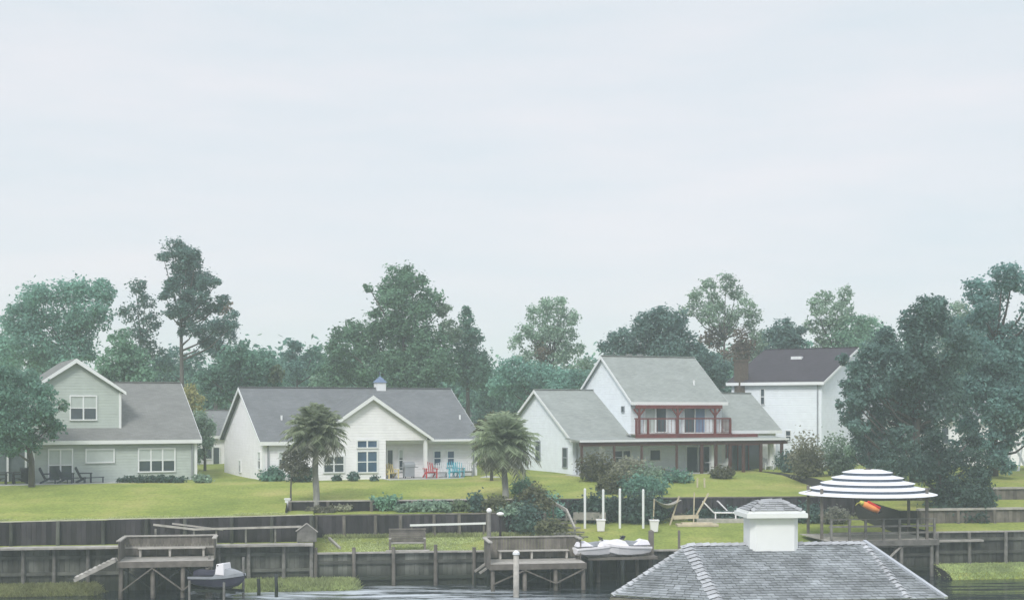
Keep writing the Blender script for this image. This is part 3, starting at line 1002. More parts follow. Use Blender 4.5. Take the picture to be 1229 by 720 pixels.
# balcony
BYF = -1.35
b0, b1, b2 = h4.lx(763, BYF), h4.lx(877, BYF), h4.lx(909, BYF)
zb_ = 2.86
k = MB()
k.box(b0, BYF, zb_ - .05, b1, -.003, zb_)
bal = h4.part(k, 'balcony', M_PLANK)
k = MB()
k.box(b0 - .04, BYF - .06, zb_ - .36, b1 + .1, BYF - .003, zb_ + .01)
k.build('rim_board', M_REDBROWN, bal)
k = MB()
k.box(b1 + .11, BYF - .05, zb_ - .34, b2, BYF + .3, zb_ - .05)
k.build('ledge', M_REDBROWN, bal)
rpx = (764, 778, 812.5, 858, 876.5)
for ppx in rpx:
    xx = h4.lx(ppx, BYF + .05)
    k = MB()
    k.box(xx - .075, BYF + .003, zb_ + .002, xx + .075, BYF + .13, zb_ + 1.05)
    k.build('rail_post', M_REDBROWN, bal)
k = MB()
k.box(b0 - .02, BYF - .01, zb_ + 1.052, b1 + .03, BYF + .15, zb_ + 1.15)
k.build('top_rail', M_REDBROWN, bal)
k = MB()
for i in range(28):
    xx = b0 + .08 + (b1 - b0 - .16) * i / 27
    k.box(xx - .008, BYF + .045, zb_ + .1, xx + .008, BYF + .07, zb_ + 1.05)
k.box(b0, BYF + .03, zb_ + .08, b1, BYF + .085, zb_ + .1)
k.build('balusters', M_REDBROWN, bal)
k = MB()
k.box(b1 - .02, BYF + .12, zb_ + 1.05, b1 + .05, -.01, zb_ + 1.11)
for i in range(9):
    yy = BYF + .2 + i * .13
    k.box(b1 - .005, yy, zb_, b1 + .02, yy + .02, zb_ + 1.05)
k.build('side_rail', M_REDBROWN, bal)
bp0, bp1 = h4.lx(763, -.5), h4.lx(866, -.5)
zt_ = 5.42 - .5 * .75
k = MB()
k.box(bp0, -.62, zt_ - .36, bp1, -.44, zt_ - .1)
k.build('beam', M_REDBROWN, bal)
for ppx in (767, 813, 858):
    xx = h4.lx(ppx, -.5)
    k = MB()
    k.box(xx - .07, -.6, zb_ + .003, xx + .07, -.46, zt_ - .365)
    for sg in (-1, 1):
        k.beam((xx + sg * .06, -.53, zt_ - .85), (xx + sg * .45, -.53, zt_ - .4), .09)
    k.build('roof_post', M_REDBROWN, bal)
h4.win(774, 487, 799.5, 518.5, 2, 1, off=0, name='sliding_door', glass=M_BLIND)
dd = h4.win(787, 488.5, 799, 518, 1, 1, off=-.03, name='sliding_door', glass=M_GLASS, frame=M_WHITE)
h4.win(821, 487, 833, 518.5, 1, 1, off=0, name='sliding_door', glass=M_GLASS, frame=M_WHITE)
h4.win(834.5, 487, 845.5, 518.5, 1, 1, off=0, name='sliding_door', glass=M_CURTAIN, frame=M_WHITE)
k = MB()
yy = 1.2
xx = h4.lx(833, yy)
zz = 5.42 + 3.08 / 4.1 * yy
k.tube([(xx, yy, zz), (xx, yy, zz + .5)], .08, 8)
h4.part(k, 'roof_vent', M_WHITE)
for ppx in (755, 768):
    xx = h4.lx(ppx, 4.1)
    k = MB()
    k.box(xx - .2, 3.95, 8.6, xx + .2, 4.25, 8.82)
    h4.part(k, 'ridge_vent', M_ROOF_GREY)

# ---- dark-roofed house behind at the right
h5 = House('tall_white_house', 'tall plain white house with dark plum roof, half hidden by the big dark trees', 878, 0, -35, base=4.3, Y=108.4)
w5 = h5.lx(986)
h5.body(0, w5, 0, 14, 6.65, 9.4, M_SIDING_BLUEWHITE)
h5.roof(0, w5, 0, 14, 6.65, 9.4, M_ROOF_PLUM, ov=.35, ov_end=.3)
h5.win(913.5, 467, 917.5, 485, 1, 2, off=0, fw=.06)
h5.win(943.5, 517, 949, 529, 1, 2, off=0, fw=.06)
k = MB()
for ppx, ppy in ((960, 425), (952, 432), (956, 428.5)):
    yy = 4.8
    xx = h5.lx(ppx, yy)
    zz = 6.65 + 2.75 / 7 * yy
    k.box(xx - .1, yy - .25, zz, xx + .25, yy + .1, zz + .3)
h5.part(k, 'roof_vent', M_WHITE)

# ---- smaller houses glimpsed behind
h6 = House('glimpsed_house', 'white house glimpsed through gaps between the big dark trees at the right', 1052, 0, 8, base=4.4, Y=106)
h6.body(0, 14, 0, 9, 3.7, 6.0, M_SIDING_WHITE)
h6.roof(0, 14, 0, 9, 3.7, 6.0, M_ROOF_GREY)
h6.win(1075, 515, 1084, 535, 1, 2, off=0)
h6.win(1130, 512, 1138, 532, 1, 2, off=0)
h6.win(1172, 530, 1180, 550, 1, 2, off=0)
h7 = House('grey_roofed_house', 'small house with grey roof peeking between the sage house and the long white house', 238, 0, 20, base=4.3, Y=111)
h7.body(0, 7.0, 0, 7, 2.4, 4.3, M_SIDING_WHITE)
h7.roof(0, 7.0, 0, 7, 2.4, 4.3, M_ROOF_GREY)
h7.win(247, 537, 254, 550, 1, 1, off=0)
h7.win(256, 537, 263, 572, 1, 1, off=0, name='door', glass=M_GLASS)
h8 = House('far_house', 'distant low house whose pale grey roof shows above the shrubs behind the palm', 545, 0, 10, base=4.4, Y=127)
h8.body(0, 9.5, 0, 8, 2.5, 4.4, M_SIDING_WHITE)
h8.roof(0, 9.5, 0, 8, 2.5, 4.4, M_ROOF_GREY)
h8.win(575, 510, 585, 522, 1, 2, off=0)

for hs, xx, yy, zz in ((h1, w1 - .25, -.06, 2.5), (h2, w2 - .25, -.06, 2.4), (h2, .3, -.06, 2.4), (h4, .3, -.06, 2.4), (h5, .3, -.06, 6.4), (h5, w5 - .3, -.06, 6.4)):
    k = MB()
    k.box(xx - .045, yy - .045, -.3, xx + .045, yy + .045, zz)
    hs.part(k, 'downpipe', M_GREYP)

# patios
for nm, lab, a_, b_, d_, hs in (('patio', 'concrete patio strip in front of the sage house', -6, 6.3, 2.0, h1),
                                ('patio', 'pale concrete patio beside the porch of the long white house', h2.lx(463, -2), w2 + .8, 2.6, h2)):
    k = MB()
    k.box(a_, -d_, -.35, b_, -.02 if hs is h1 else -.01, .03)
    o = k.build(nm, M_CONCRETE)
    o.matrix_world = Matrix.Translation(hs.root.location) @ Matrix.Rotation(hs.a, 4, 'Z')
    setp(o, lab, 'patio', kind='structure')


# ------------------------------------------------------------------ vegetation
def leaf_mesh(lobes, size, dens, flat=0.0, mats=None):
    """lobes: (centre, radius vec3, matindex). returns a mesh of loose diamond leaves spread through the lobes"""
    Vs, Ms = [], []
    for c, r_, mi in lobes:
        area = 4 * math.pi * (((r_[0] * r_[1]) ** 1.6 + (r_[0] * r_[2]) ** 1.6 + (r_[1] * r_[2]) ** 1.6) / 3) ** (1 / 1.6)
        n = max(12, int(area * dens / (size * size)))
        d = nr.normal(size=(n, 3))
        d /= np.linalg.norm(d, axis=1)[:, None]
        rad = nr.uniform(0.2, 1.1, n) ** 0.55 * np.where(nr.random(n) < .3, nr.uniform(1.0, 1.75, n), 1.0)
        p = np.array(c)[None, :] + d * np.array(r_)[None, :] * rad[:, None]
        nrm = d * .7 + nr.normal(size=(n, 3)) * .6 + np.array([0, 0, .5])
        nrm /= np.linalg.norm(nrm, axis=1)[:, None]
        tg = np.cross(nrm, nr.normal(size=(n, 3)))
        tg /= np.linalg.norm(tg, axis=1)[:, None] + 1e-9
        bt = np.cross(nrm, tg)
        if flat:
            tg[:, 2] *= (1 - flat); bt[:, 2] *= (1 - flat)
        s1 = size * nr.uniform(.6, 1.35, n)[:, None]
        s2 = s1 * nr.uniform(.4, .75, n)[:, None]
        q = np.stack([p + tg * s1, p + bt * s2, p - tg * s1 * .9, p - bt * s2], axis=1)
        Vs.append(q.reshape(-1, 3))
        Ms.append(np.full(n, mi, dtype=np.int32))
    V = np.concatenate(Vs)
    Mi = np.concatenate(Ms)
    n = len(Mi)
    me = bpy.data.meshes.new('foliage')
    me.vertices.add(4 * n)
    me.vertices.foreach_set('co', V.astype(np.float32).ravel())
    me.loops.add(4 * n)
    me.loops.foreach_set('vertex_index', np.arange(4 * n, dtype=np.int32))
    me.polygons.add(n)
    me.polygons.foreach_set('loop_start', np.arange(n, dtype=np.int32) * 4)
    me.polygons.foreach_set('loop_total', np.full(n, 4, dtype=np.int32))
    for q in mats:
        me.materials.append(q)
    me.polygons.foreach_set('material_index', Mi)
    me.update(calc_edges=True)
    me.validate()
    return me


def sublobes(c, r_, k, mi, fz=1.0, spread=.72, rs=.44):
    out_ = [(c, (r_ * .74, r_ * .74, r_ * .74 * fz), mi)]
    for _ in range(k):
        d = Vector((rng.gauss(0, 1), rng.gauss(0, 1), rng.gauss(0, 1)))
        d.normalize()
        q = rng.uniform(.8, 1.1)
        rr = r_ * rs * rng.uniform(.65, 1.3)
        out_.append(((c[0] + d.x * r_ * spread * q, c[1] + d.y * r_ * spread * q, c[2] + d.z * r_ * spread * q * fz), (rr, rr, rr * rng.uniform(.6, .85)), mi))
    return out_


def tree(name, label, cat, Y, tpx, lobes, mats, size=.3, dens=.55, k=9, group=None, bark=M_BARK, tr=.25, base_py=None, flat=0.0, spread=.72, rs=.44,
         lean=0.0, branches=True, fz=1.0, depth=.5):
    """lobes: (px, py, rpx[, matindex]) in photo pixels at distance Y; each becomes a cluster of leaf clumps with real depth"""
    if base_py is not None:
        b_ = ground(tpx, base_py)
        Y = b_.y
    else:
        b_ = on(tpx, Y)
    root = empty(name, b_, 0, label, cat, group)
    sc_ = Y / F
    allr = max((abs(l_[0] - tpx) + l_[2]) for l_ in lobes) * sc_
    L_, tops = [], []
    for l_ in lobes:
        r_ = l_[2] * sc_
        p = pt(l_[0], l_[1], Y) - b_
        p.y += rng.uniform(-1, .45) * min(allr, 4.5) * depth
        mi = l_[3] if len(l_) > 3 else 0
        L_ += sublobes(p, r_, k, mi, fz, spread, rs)
        tops.append((p, r_))
    me = leaf_mesh(L_, size * .5, dens * 1.0, flat, mats)
    cr_ = bpy.data.objects.new('crown', me)
    C.objects.link(cr_)
    cr_.parent = root
    q = MB()
    hi = max(tops, key=lambda t_: t_[0].z)
    top = Vector((hi[0].x * .6, hi[0].y * .5, hi[0].z * .8))
    pts = [Vector((0, 0, -.3)), Vector((lean * .2, 0, top.z * .3)), Vector((top.x * .4, top.y * .4, top.z * .65)), top]
    q.tube(pts, [tr, tr * .8, tr * .55, tr * .15], 8)
    if branches:
        for p, r_ in tops:
            if (p - top).length < .3:
                continue
            zb0 = max(top.z * .12, min(p.z - .5 * math.hypot(p.x, p.y) - .3, top.z * .85))
            f = min(1, zb0 / max(.1, top.z))
            st = Vector((top.x * .4 * f, top.y * .4 * f, zb0))
            mid = st.lerp(p, .55) + Vector((0, 0, -.1 * (p - st).length))
            q.tube([st, mid, p], [tr * .34, tr * .2, tr * .06], 6)
    q.build('trunk', bark, root, smooth=True)
    return root


GT = 'trees along the skyline behind the houses'
# left skyline
tree('oak_tree', 'broad bluish oak on the skyline behind the sage house, leftmost of the tall trees', 'tree', 112, 75,
     [(28, 385, 26), (60, 372, 30), (95, 352, 22), (128, 352, 18), (118, 378, 24), (85, 392, 30), (45, 415, 30), (15, 420, 24), (100, 418, 24), (70, 435, 28), (35, 362, 12, 1)],
     [LF_TEAL, LF_MID], group=GT)
tree('pine_tree', 'thin ragged pine between the skyline oak and the tallest pine', 'tree', 118, 172,
     [(165, 345, 14), (176, 362, 13), (160, 375, 14), (182, 385, 13), (172, 400, 16), (185, 420, 14), (165, 425, 14)], [LF_BLUE], size=.26, dens=.42, k=7, group=GT)
tree('young_tree', 'light green rounded young tree right behind the sage house gable', 'tree', 104, 150,
     [(150, 410, 18), (140, 432, 22), (160, 435, 22), (150, 455, 26), (178, 455, 18), (128, 455, 16)], [LF_MID, LF_LIGHT], group=GT, dens=.6)
tree('pine_tree', 'tallest pine on the skyline with bare straight trunk and layered flat branches', 'tree', 114, 219,
     [(216, 303, 17), (230, 310, 16), (203, 312, 10), (240, 318, 10), (222, 322, 18), (207, 340, 9), (236, 333, 17), (255, 342, 13), (268, 341, 6), (212, 352, 13), (203, 357, 8), (230, 352, 10), (252, 360, 12),
      (222, 372, 14), (245, 375, 14), (262, 372, 11), (272, 362, 10), (208, 378, 9), (270, 390, 16), (240, 395, 14), (285, 392, 8), (222, 400, 8), (220, 340, 14), (226, 362, 14), (235, 345, 12), (250, 408, 14), (222, 385, 11)],
     [LF_BLUE], size=.25, dens=.62, k=9, group=GT, tr=.28, fz=.7, flat=.2)
tree('pine_tree', 'blue-green pine standing right of the tallest pine, fading into the round dark tree', 'tree', 120, 258,
     [(268, 368, 10, 1), (278, 378, 9), (262, 392, 14), (280, 405, 10), (250, 415, 16), (268, 425, 16), (210, 432, 16), (235, 440, 18), (195, 440, 14)], [LF_BLUE, LF_RUST], size=.26, dens=.45, k=7, group=GT)
tree('round_tree', 'dark rounded broadleaf tree behind the left end of the long white house', 'tree', 108, 292,
     [(290, 425, 20), (268, 440, 22), (312, 436, 22), (290, 450, 28), (262, 468, 22), (320, 462, 24), (335, 450, 12, 1), (250, 452, 14), (300, 478, 26)], [LF_TEAL, LF_LIGHT], group=GT, dens=.62)
tree('small_tree', 'yellow leaved small tree beside the right end of the sage house roof', 'tree', 101, 230,
     [(226, 468, 11), (233, 480, 12), (224, 488, 10), (238, 492, 9)], [LF_YELLOW], size=.2, dens=.6, k=6, tr=.1)
tree('small_tree', 'grey-green bushy small tree in the gap between sage house and long white house', 'tree', 100, 246,
     [(240, 505, 14), (250, 512, 14), (244, 525, 14), (240, 545, 12), (252, 530, 9)], [LF_PALE, LF_OLIVE], size=.2, dens=.55, k=7, tr=.12)
tree('small_tree', 'small dark knobby tree on the skyline, left of the big central tree', 'tree', 120, 358,
     [(357, 418, 11), (348, 428, 9), (366, 432, 11), (358, 445, 16), (380, 422, 8, 1), (384, 440, 16, 1)], [LF_BLUE, LF_TEAL], size=.27, group=GT)
tree('big_tree', 'biggest central tree behind the long white house, with a tall domed crown', 'tree', 116, 488,
     [(480, 335, 18), (500, 340, 18), (466, 342, 14), (446, 348, 7), (515, 358, 16), (475, 368, 26), (455, 385, 20), (500, 388, 28), (530, 372, 12, 1), (540, 395, 16, 1), (440, 405, 22), (420, 398, 14), (412, 415, 20),
      (470, 415, 32), (515, 420, 28), (435, 440, 28), (485, 448, 32), (530, 440, 24), (405, 445, 24), (395, 465, 20), (465, 470, 24), (510, 468, 24)],
     [LF_MID, LF_PALE], group=GT, size=.3, dens=.58, k=10, tr=.4)
tree('cypress_tree', 'narrow pointed tree at the right shoulder of the big central tree', 'tree', 119, 562,
     [(559, 372, 7), (562, 385, 11), (556, 398, 12), (568, 402, 12), (560, 418, 20), (575, 428, 16), (552, 440, 22), (572, 450, 22)], [LF_TEAL, LF_MID], group=GT, size=.26)
tree('airy_tree', 'airy pale tree with see-through top left of the two-storey house', 'tree', 121, 658,
     [(655, 370, 13), (672, 368, 12), (640, 378, 12), (683, 382, 12), (660, 388, 20), (630, 398, 12), (645, 405, 16), (675, 405, 18), (618, 410, 12), (690, 420, 14), (650, 420, 14, 1), (640, 435, 22), (670, 440, 24), (695, 440, 14)],
     [LF_PALE, LF_RUST], group=GT, size=.26, dens=.38, k=9)
tree('broad_bush_tree', 'low dark green tree mass under the airy pale tree', 'tree', 117, 645,
     [(620, 445, 20), (645, 455, 24), (672, 458, 24), (692, 455, 16), (605, 460, 20), (630, 475, 24), (665, 478, 24)], [LF_TEAL, LF_MID], group=GT, dens=.6)
tree('round_tree', 'dense dark dome-shaped tree directly behind the two-storey roof', 'tree', 116, 788,
     [(785, 382, 16), (800, 385, 18), (770, 392, 18), (815, 398, 18), (785, 405, 26), (745, 410, 16), (730, 418, 12), (822, 415, 18), (800, 420, 24), (755, 425, 20), (840, 435, 22), (860, 445, 20), (868, 465, 16)],
     [LF_DARK, LF_TEAL], group=GT, dens=.65)
tree('airy_tree', 'tall pale feathery tree above the right end of the two-storey roof', 'tree', 124, 868,
     [(850, 345, 12), (872, 340, 13), (885, 350, 12), (835, 358, 12), (860, 362, 16), (890, 368, 14), (825, 372, 10), (845, 380, 16), (875, 385, 18), (900, 385, 13), (860, 405, 18, 1), (890, 408, 18, 1), (905, 402, 10), (880, 428, 18, 1)],
     [LF_PALE, LF_RUST], group=GT, size=.26, dens=.36, k=9)
tree('small_tree', 'small bright-edged dark tree directly behind the plum roof', 'tree', 118, 940,
     [(940, 392, 13), (928, 402, 13), (952, 400, 13), (940, 410, 18), (925, 418, 12), (955, 415, 12)], [LF_DARK, LF_MID], group=GT, dens=.62)
tree('airy_tree', 'tall loose tree on the skyline right of the plum roof', 'tree', 122, 1000,
     [(990, 358, 12), (1008, 356, 12), (975, 370, 12), (1022, 375, 10), (998, 376, 18), (985, 392, 14), (1015, 392, 16, 1), (1035, 390, 13, 1), (970, 390, 8), (1005, 412, 22, 1), (1030, 415, 18, 1), (985, 415, 14)],
     [LF_PALE, LF_MID], group=GT, size=.27, dens=.42, k=9)
for ppx, tp, wd_ in ((-12, 378, 60), (62, 405, 60), (196, 425, 50), (322, 428, 50), (398, 428, 44), (584, 436, 46), (612, 444, 40), (716, 440, 30), (905, 398, 50), (962, 405, 44), (1042, 380, 50), (1150, 360, 54), (1090, 395, 50)):
    r0 = wd_ * .3
    tree('background_tree', 'hazy mid-height tree filling a gap between the taller trees of the skyline', 'tree', rng.uniform(128, 140), ppx,
         [(ppx + rng.uniform(-4, 4), tp + r0 * .8, r0 * .8), (ppx - wd_ * .25, tp + r0 * 1.7, r0), (ppx + wd_ * .27, tp + r0 * 1.6, r0), (ppx, tp + r0 * 2.3, r0 * 1.3), (ppx - wd_ * .3, tp + r0 * 3.4, r0 * 1.3), (ppx + wd_ * .3, tp + r0 * 3.3, r0 * 1.3), (ppx, tp + r0 * 4.6, r0 * 1.5)],
         [rng.choice((LF_MID, LF_PALE, LF_TEAL))], group=GT, size=.3, dens=.45, k=9)
# right, large and near
GB = 'big dark trees at the right'
tree('big_tree', 'huge dark tree with ragged left edge towering behind the striped canopy', 'tree', 87, 1098,
     [(1095, 374, 16), (1110, 372, 16), (1078, 388, 18), (1120, 390, 22), (1058, 408, 20), (1095, 412, 28), (1045, 430, 18), (1130, 420, 26), (1070, 440, 28), (1105, 448, 30), (1035, 452, 14), (1140, 455, 28),
      (1022, 455, 8), (1012, 482, 9), (1003, 485, 6), (1030, 478, 18), (1060, 480, 26), (1028, 500, 16), (1095, 482, 26), (1130, 488, 24), (1050, 512, 16), (1020, 512, 8), (1110, 506, 18), (1075, 500, 20), (1065, 522, 16), (1118, 520, 14), (1042, 525, 14), (1100, 535, 14), (1150, 482, 20), (1020, 430, 9), (1032, 440, 13), (1024, 462, 12), (1040, 470, 14), (1016, 495, 10), (1022, 446, 14), (1017, 480, 14), (1030, 424, 12), (1014, 512, 12), (1040, 455, 16), (1120, 540, 14), (1060, 540, 16)],
     [LF_DARK, LF_BLUE], group=GB, size=.25, dens=.52, k=11, tr=.38, depth=.8)
tree('big_tree', 'huge blue-green tree at the right margin, higher than its dark neighbour', 'tree', 92, 1192,
     [(1190, 338, 18), (1208, 336, 18), (1175, 348, 16), (1225, 350, 18), (1195, 362, 24), (1168, 372, 16), (1225, 380, 22), (1155, 395, 18), (1190, 395, 28), (1215, 410, 26), (1165, 425, 26), (1200, 440, 30), (1235, 440, 24),
      (1165, 462, 26), (1205, 475, 28), (1238, 475, 22), (1180, 498, 22), (1215, 505, 20), (1150, 505, 16), (1160, 515, 14), (1205, 520, 13), (1232, 500, 20), (1180, 545, 16), (1150, 540, 16), (1140, 430, 18), (1150, 470, 20), (1175, 520, 11), (1200, 535, 12), (1195, 492, 20), (1222, 525, 14), (1160, 530, 14), (1190, 555, 13), (1175, 480, 22)],
     [LF_BLUE, LF_TEAL], group=GB, size=.26, dens=.54, k=11, tr=.38, depth=.8)
tree('cedar_tree', 'dense blackish conifer directly behind the right half of the striped canopy', 'tree', 78.5, 1128,
     [(1110, 545, 22), (1140, 550, 24), (1165, 555, 22), (1090, 560, 20), (1125, 575, 28), (1160, 582, 26), (1180, 575, 16), (1140, 605, 26), (1165, 610, 22), (1120, 612, 22), (1185, 600, 12), (1150, 628, 18), (1125, 630, 14), (1170, 528, 12), (1120, 525, 12)],
     [LF_DARK], group=GB, size=.2, dens=.55, k=9, tr=.3)
tree('cedar_tree', 'dark spreading shrub-like conifer left of the striped canopy top', 'tree', 86, 1045,
     [(1040, 528, 16), (1060, 532, 20), (1030, 545, 16), (1055, 555, 22), (1080, 545, 18), (1015, 540, 9, 1), (1075, 565, 16)], [LF_DARK, LF_PALE], group=GB, size=.2, dens=.55, tr=.2)
tree('leaning_tree', 'near dark green tree hiding the left corner of the sage house', 'tree', 81.5, 38,
     [(30, 462, 20), (8, 455, 22), (52, 470, 16), (20, 485, 26), (50, 490, 24), (70, 495, 12), (-5, 490, 26), (35, 512, 24), (62, 512, 16), (5, 518, 24), (74, 486, 8, 1), (25, 532, 16), (45, 530, 13), (-25, 500, 30), (-20, 460, 24)],
     [LF_TEAL, LF_MID], size=.22, dens=.55, k=10, tr=.22)

# small ornamental trees on the bank
tree('ornamental_tree', 'thin dusky tree with slender trunk just left of the full-headed palm', 'tree', 80, 349,
     [(352, 538, 12), (350, 552, 13), (358, 562, 12), (364, 550, 13), (344, 560, 8), (368, 565, 8)], [LF_BROWN, LF_TEAL], size=.16, dens=.5, k=6, tr=.06, base_py=604)


def palm(label, tpx, base_py, top_py, R_, nfr, mats):
    b_ = ground(tpx, base_py)
    root = empty('palm_tree', b_, 0, label, 'palm tree')
    H_ = z_at(top_py, b_.y) - b_.z
    q = MB()
    n = 9
    q.tube([(.04 * math.sin(i), 0, -.3 + (H_ + .3) * i / n) for i in range(n + 1)], [.19 - .05 * i / n + (.015 if i % 2 else 0) for i in range(n + 1)], 9)
    q.build('trunk', M_PALEBARK, root)
    for part_i, (cnt, e0, e1, mm) in enumerate(((int(nfr * .78), -30, 88, mats[0]), (int(nfr * .22), -55, -15, mats[1]))):
        f = MB()
        for i in range(cnt):
            az = i * 2.39996 + rng.uniform(-.2, .2)
            el = R(e0 + (e1 - e0) * (i + .5) / cnt) + rng.uniform(-.12, .12)
            ln_ = R_ * rng.uniform(.7, 1.05)
            d = Vector((math.cos(az) * math.cos(el), math.sin(az) * math.cos(el), math.sin(el)))
            side = Vector((-math.sin(az), math.cos(az), 0))
            spine = []
            for s_ in range(7):
                tt = s_ / 6
                spine.append(Vector((0, 0, H_)) + d * ln_ * tt + Vector((0, 0, -ln_ * .24 * tt * tt)))
            for s_ in range(1, 7):
                p = spine[s_]
                tn = (spine[s_] - spine[s_ - 1]).normalized()
                for sg in (-1, 1):
                    for jj in (0, .5):
                        pp = spine[s_ - 1].lerp(p, 1 - jj) if jj else p
                        ll = ln_ * .36 * (1 - .5 * abs(s_ / 6 - .5)) * rng.uniform(.8, 1.15)
                        tip = pp + side * sg * ll * .75 + tn * ll * .6 + Vector((0, 0, -ll * rng.uniform(.25, .5)))
                        w_ = tn * .085
                        f.add([pp - w_, pp + w_, tip], [(0, 1, 2)])
            f.tube([spine[0], spine[3], spine[6]], [.025, .018, .006], 4, False)
        f.build('frond_crown' if part_i == 0 else 'hanging_fronds', mm, root)
    return root


palm('full round-headed palm with pale trunk in front of the long white house', 379, 609, 514, 1.75, 200, [LF_PALM, LF_BROWN])
palm('palm with long drooping fronds standing on the lawn left of the two-storey house', 606, 598, 527, 2.0, 190, [LF_PALM, LF_BROWN])
tree('bushy_tree', 'bushy green tree tangled behind the palm beside the long white house', 'tree', 88, 590,
     [(592, 505, 13), (605, 510, 15), (580, 515, 12), (618, 520, 12), (590, 530, 16), (610, 535, 16), (578, 535, 10), (600, 555, 14), (585, 558, 10)], [LF_OLIVE, LF_PALM], size=.18, dens=.5, tr=.12)


def shrub(label, px, py, w, h, m, size=.12, dens=.55, Y=None, name='shrub', n=None, group=None, cat='shrub'):
    """a shrub whose foot is at pixel (px, py), w x h pixels"""
    b_ = ground(px, py) if Y is None else on(px, Y)
    sc_ = b_.y / F
    root = empty(name, b_, 0, label, cat, group)
    W_, H_ = w * sc_, h * sc_
    n = n or max(4, int(6 * w / max(h, 1)))
    lob = []
    for i in range(n):
        x = (i + .5) / n * 2 - 1
        rr = min(W_, H_) * rng.uniform(.28, .42)
        lob.append(((x * (W_ / 2 - rr * .6), rng.uniform(-.4, .4) * min(W_, 2.0) * .5, rng.uniform(.3, .78) * H_ * (1 - .35 * x * x)), (rr * 1.1, rr, rr * .85), 0))
        lob.append(((x * (W_ / 2 - rr), rng.uniform(-.3, .3), .25 * H_), (rr, rr, H_ * .28), 0))
    me = leaf_mesh(lob, size * .9, dens, 0, [m])
    o = bpy.data.objects.new('foliage', me)
    C.objects.link(o)
    o.parent = root
    q = MB()
    for i in range(4):
        q.tube([(rng.uniform(-.1, .1), 0, -.15), (rng.uniform(-.35, .35) * W_, rng.uniform(-.2, .2), H_ * .6)], [.03, .012], 5)
    q.build('stem', M_BARK, root)
    return root


GS = 'shrubs around the houses and on the bank'
shrub('low clipped green hedge along the foot of the sage house wall', 182, 579, 82, 9, LF_DARK, group=GS, name='hedge', cat='hedge')
shrub('soft light green bush at the right corner of the sage house', 243, 579, 22, 14, LF_PALE, group=GS)
shrub('large rounded blue-green bush at the left corner of the long white house', 326, 577, 32, 19, LF_TEAL, group=GS)
shrub('dark clipped bush just behind the thin dusky tree', 362, 578, 34, 22, LF_DARK, group=GS)
shrub('small round dark bush under the left paired window of the white gable', 404, 577, 13, 9, LF_DARK, group=GS)
shrub('rounded dark bush between the two big window pairs of the white gable', 424, 577, 15, 12, LF_DARK, group=GS)
shrub('small round dark bush under the blue windows of the white gable', 449, 577, 10, 8, LF_DARK, group=GS)
shrub('bush on the bank wall between the palm trunk and the bench, dusky green', 405, 613, 40, 10, LF_STRAW, group=GS)
shrub('taller ragged green bush above the wall, left of the bench', 463, 612, 38, 20, LF_MID, group=GS)
shrub('long pale ground-hugging shrub on top of the wall above the bench', 510, 614, 70, 15, LF_PALE, group=GS)
shrub('bright low shrub at the right end of the wall above the bench', 550, 613, 42, 14, LF_LIGHT, group=GS)
shrub('dark upright bush behind the white globe lamps', 573, 614, 22, 24, LF_DARK, group=GS)
shrub('pale green feathery bush right behind the middle dock wall', 612, 618, 34, 16, LF_PALE, group=GS)
shrub('very dark rounded bush directly behind the middle dock', 627, 640, 42, 42, LF_DARK, group=GS)
shrub('big round dark bush beside the palm, left of the diagonal handrail', 650, 602, 46, 42, LF_TEAL, group=GS, Y=78.5)
shrub('mossy bush below the diagonal handrail', 662, 630, 40, 28, LF_OLIVE, group=GS, Y=73.5)
shrub('broad dark thicket behind the left pair of white poles', 712, 622, 66, 40, LF_DARK, group=GS, Y=79.6)
shrub('broad dark thicket behind the right pair of white poles', 768, 622, 66, 42, LF_DARK, group=GS, Y=79.6)
shrub('wide dusky shrub on the lawn edge in front of the porch of the two-storey house', 772, 598, 62, 26, LF_TEAL, group=GS, Y=83.5, dens=.4)
shrub('olive bush against the left part of the long porch', 716, 575, 46, 34, LF_OLIVE, group=GS, Y=91, dens=.4)
shrub('pale dry bush in front of the white pillar on the long porch', 752, 578, 44, 34, LF_STRAW, group=GS, Y=90)
shrub('brown-green low shrub on the lawn edge in front of the porch steps', 795, 575, 40, 12, LF_OLIVE, group=GS)
shrub('dark green rounded bush at the right end of the long porch', 946, 572, 26, 28, LF_DARK, group=GS, Y=96)
shrub('pale plumed grass clump right of the porch, in front of the tall white house', 966, 578, 42, 66, LF_STRAW, group=GS, Y=93, size=.14, dens=.35)
shrub('green shrub below the pale plumed clump, left of the striped canopy', 972, 580, 36, 40, LF_OLIVE, group=GS, Y=91, dens=.5)
shrub('grey-green shrub beside the striped canopy, under the dark conifers', 1008, 574, 42, 54, LF_PALE, group=GS, Y=92, dens=.5)
shrub('dark creeping shrubs along the wall behind the white chaises', 880, 616, 110, 18, LF_DARK, group=GS, Y=80.6)
shrub('dark bush against the wall left of the striped canopy deck', 965, 618, 60, 26, LF_DARK, group=GS, Y=80.4)
shrub('grey boulder-like bush under the striped canopy', 1004, 615, 34, 24, LF_BROWN, group=GS, Y=80)

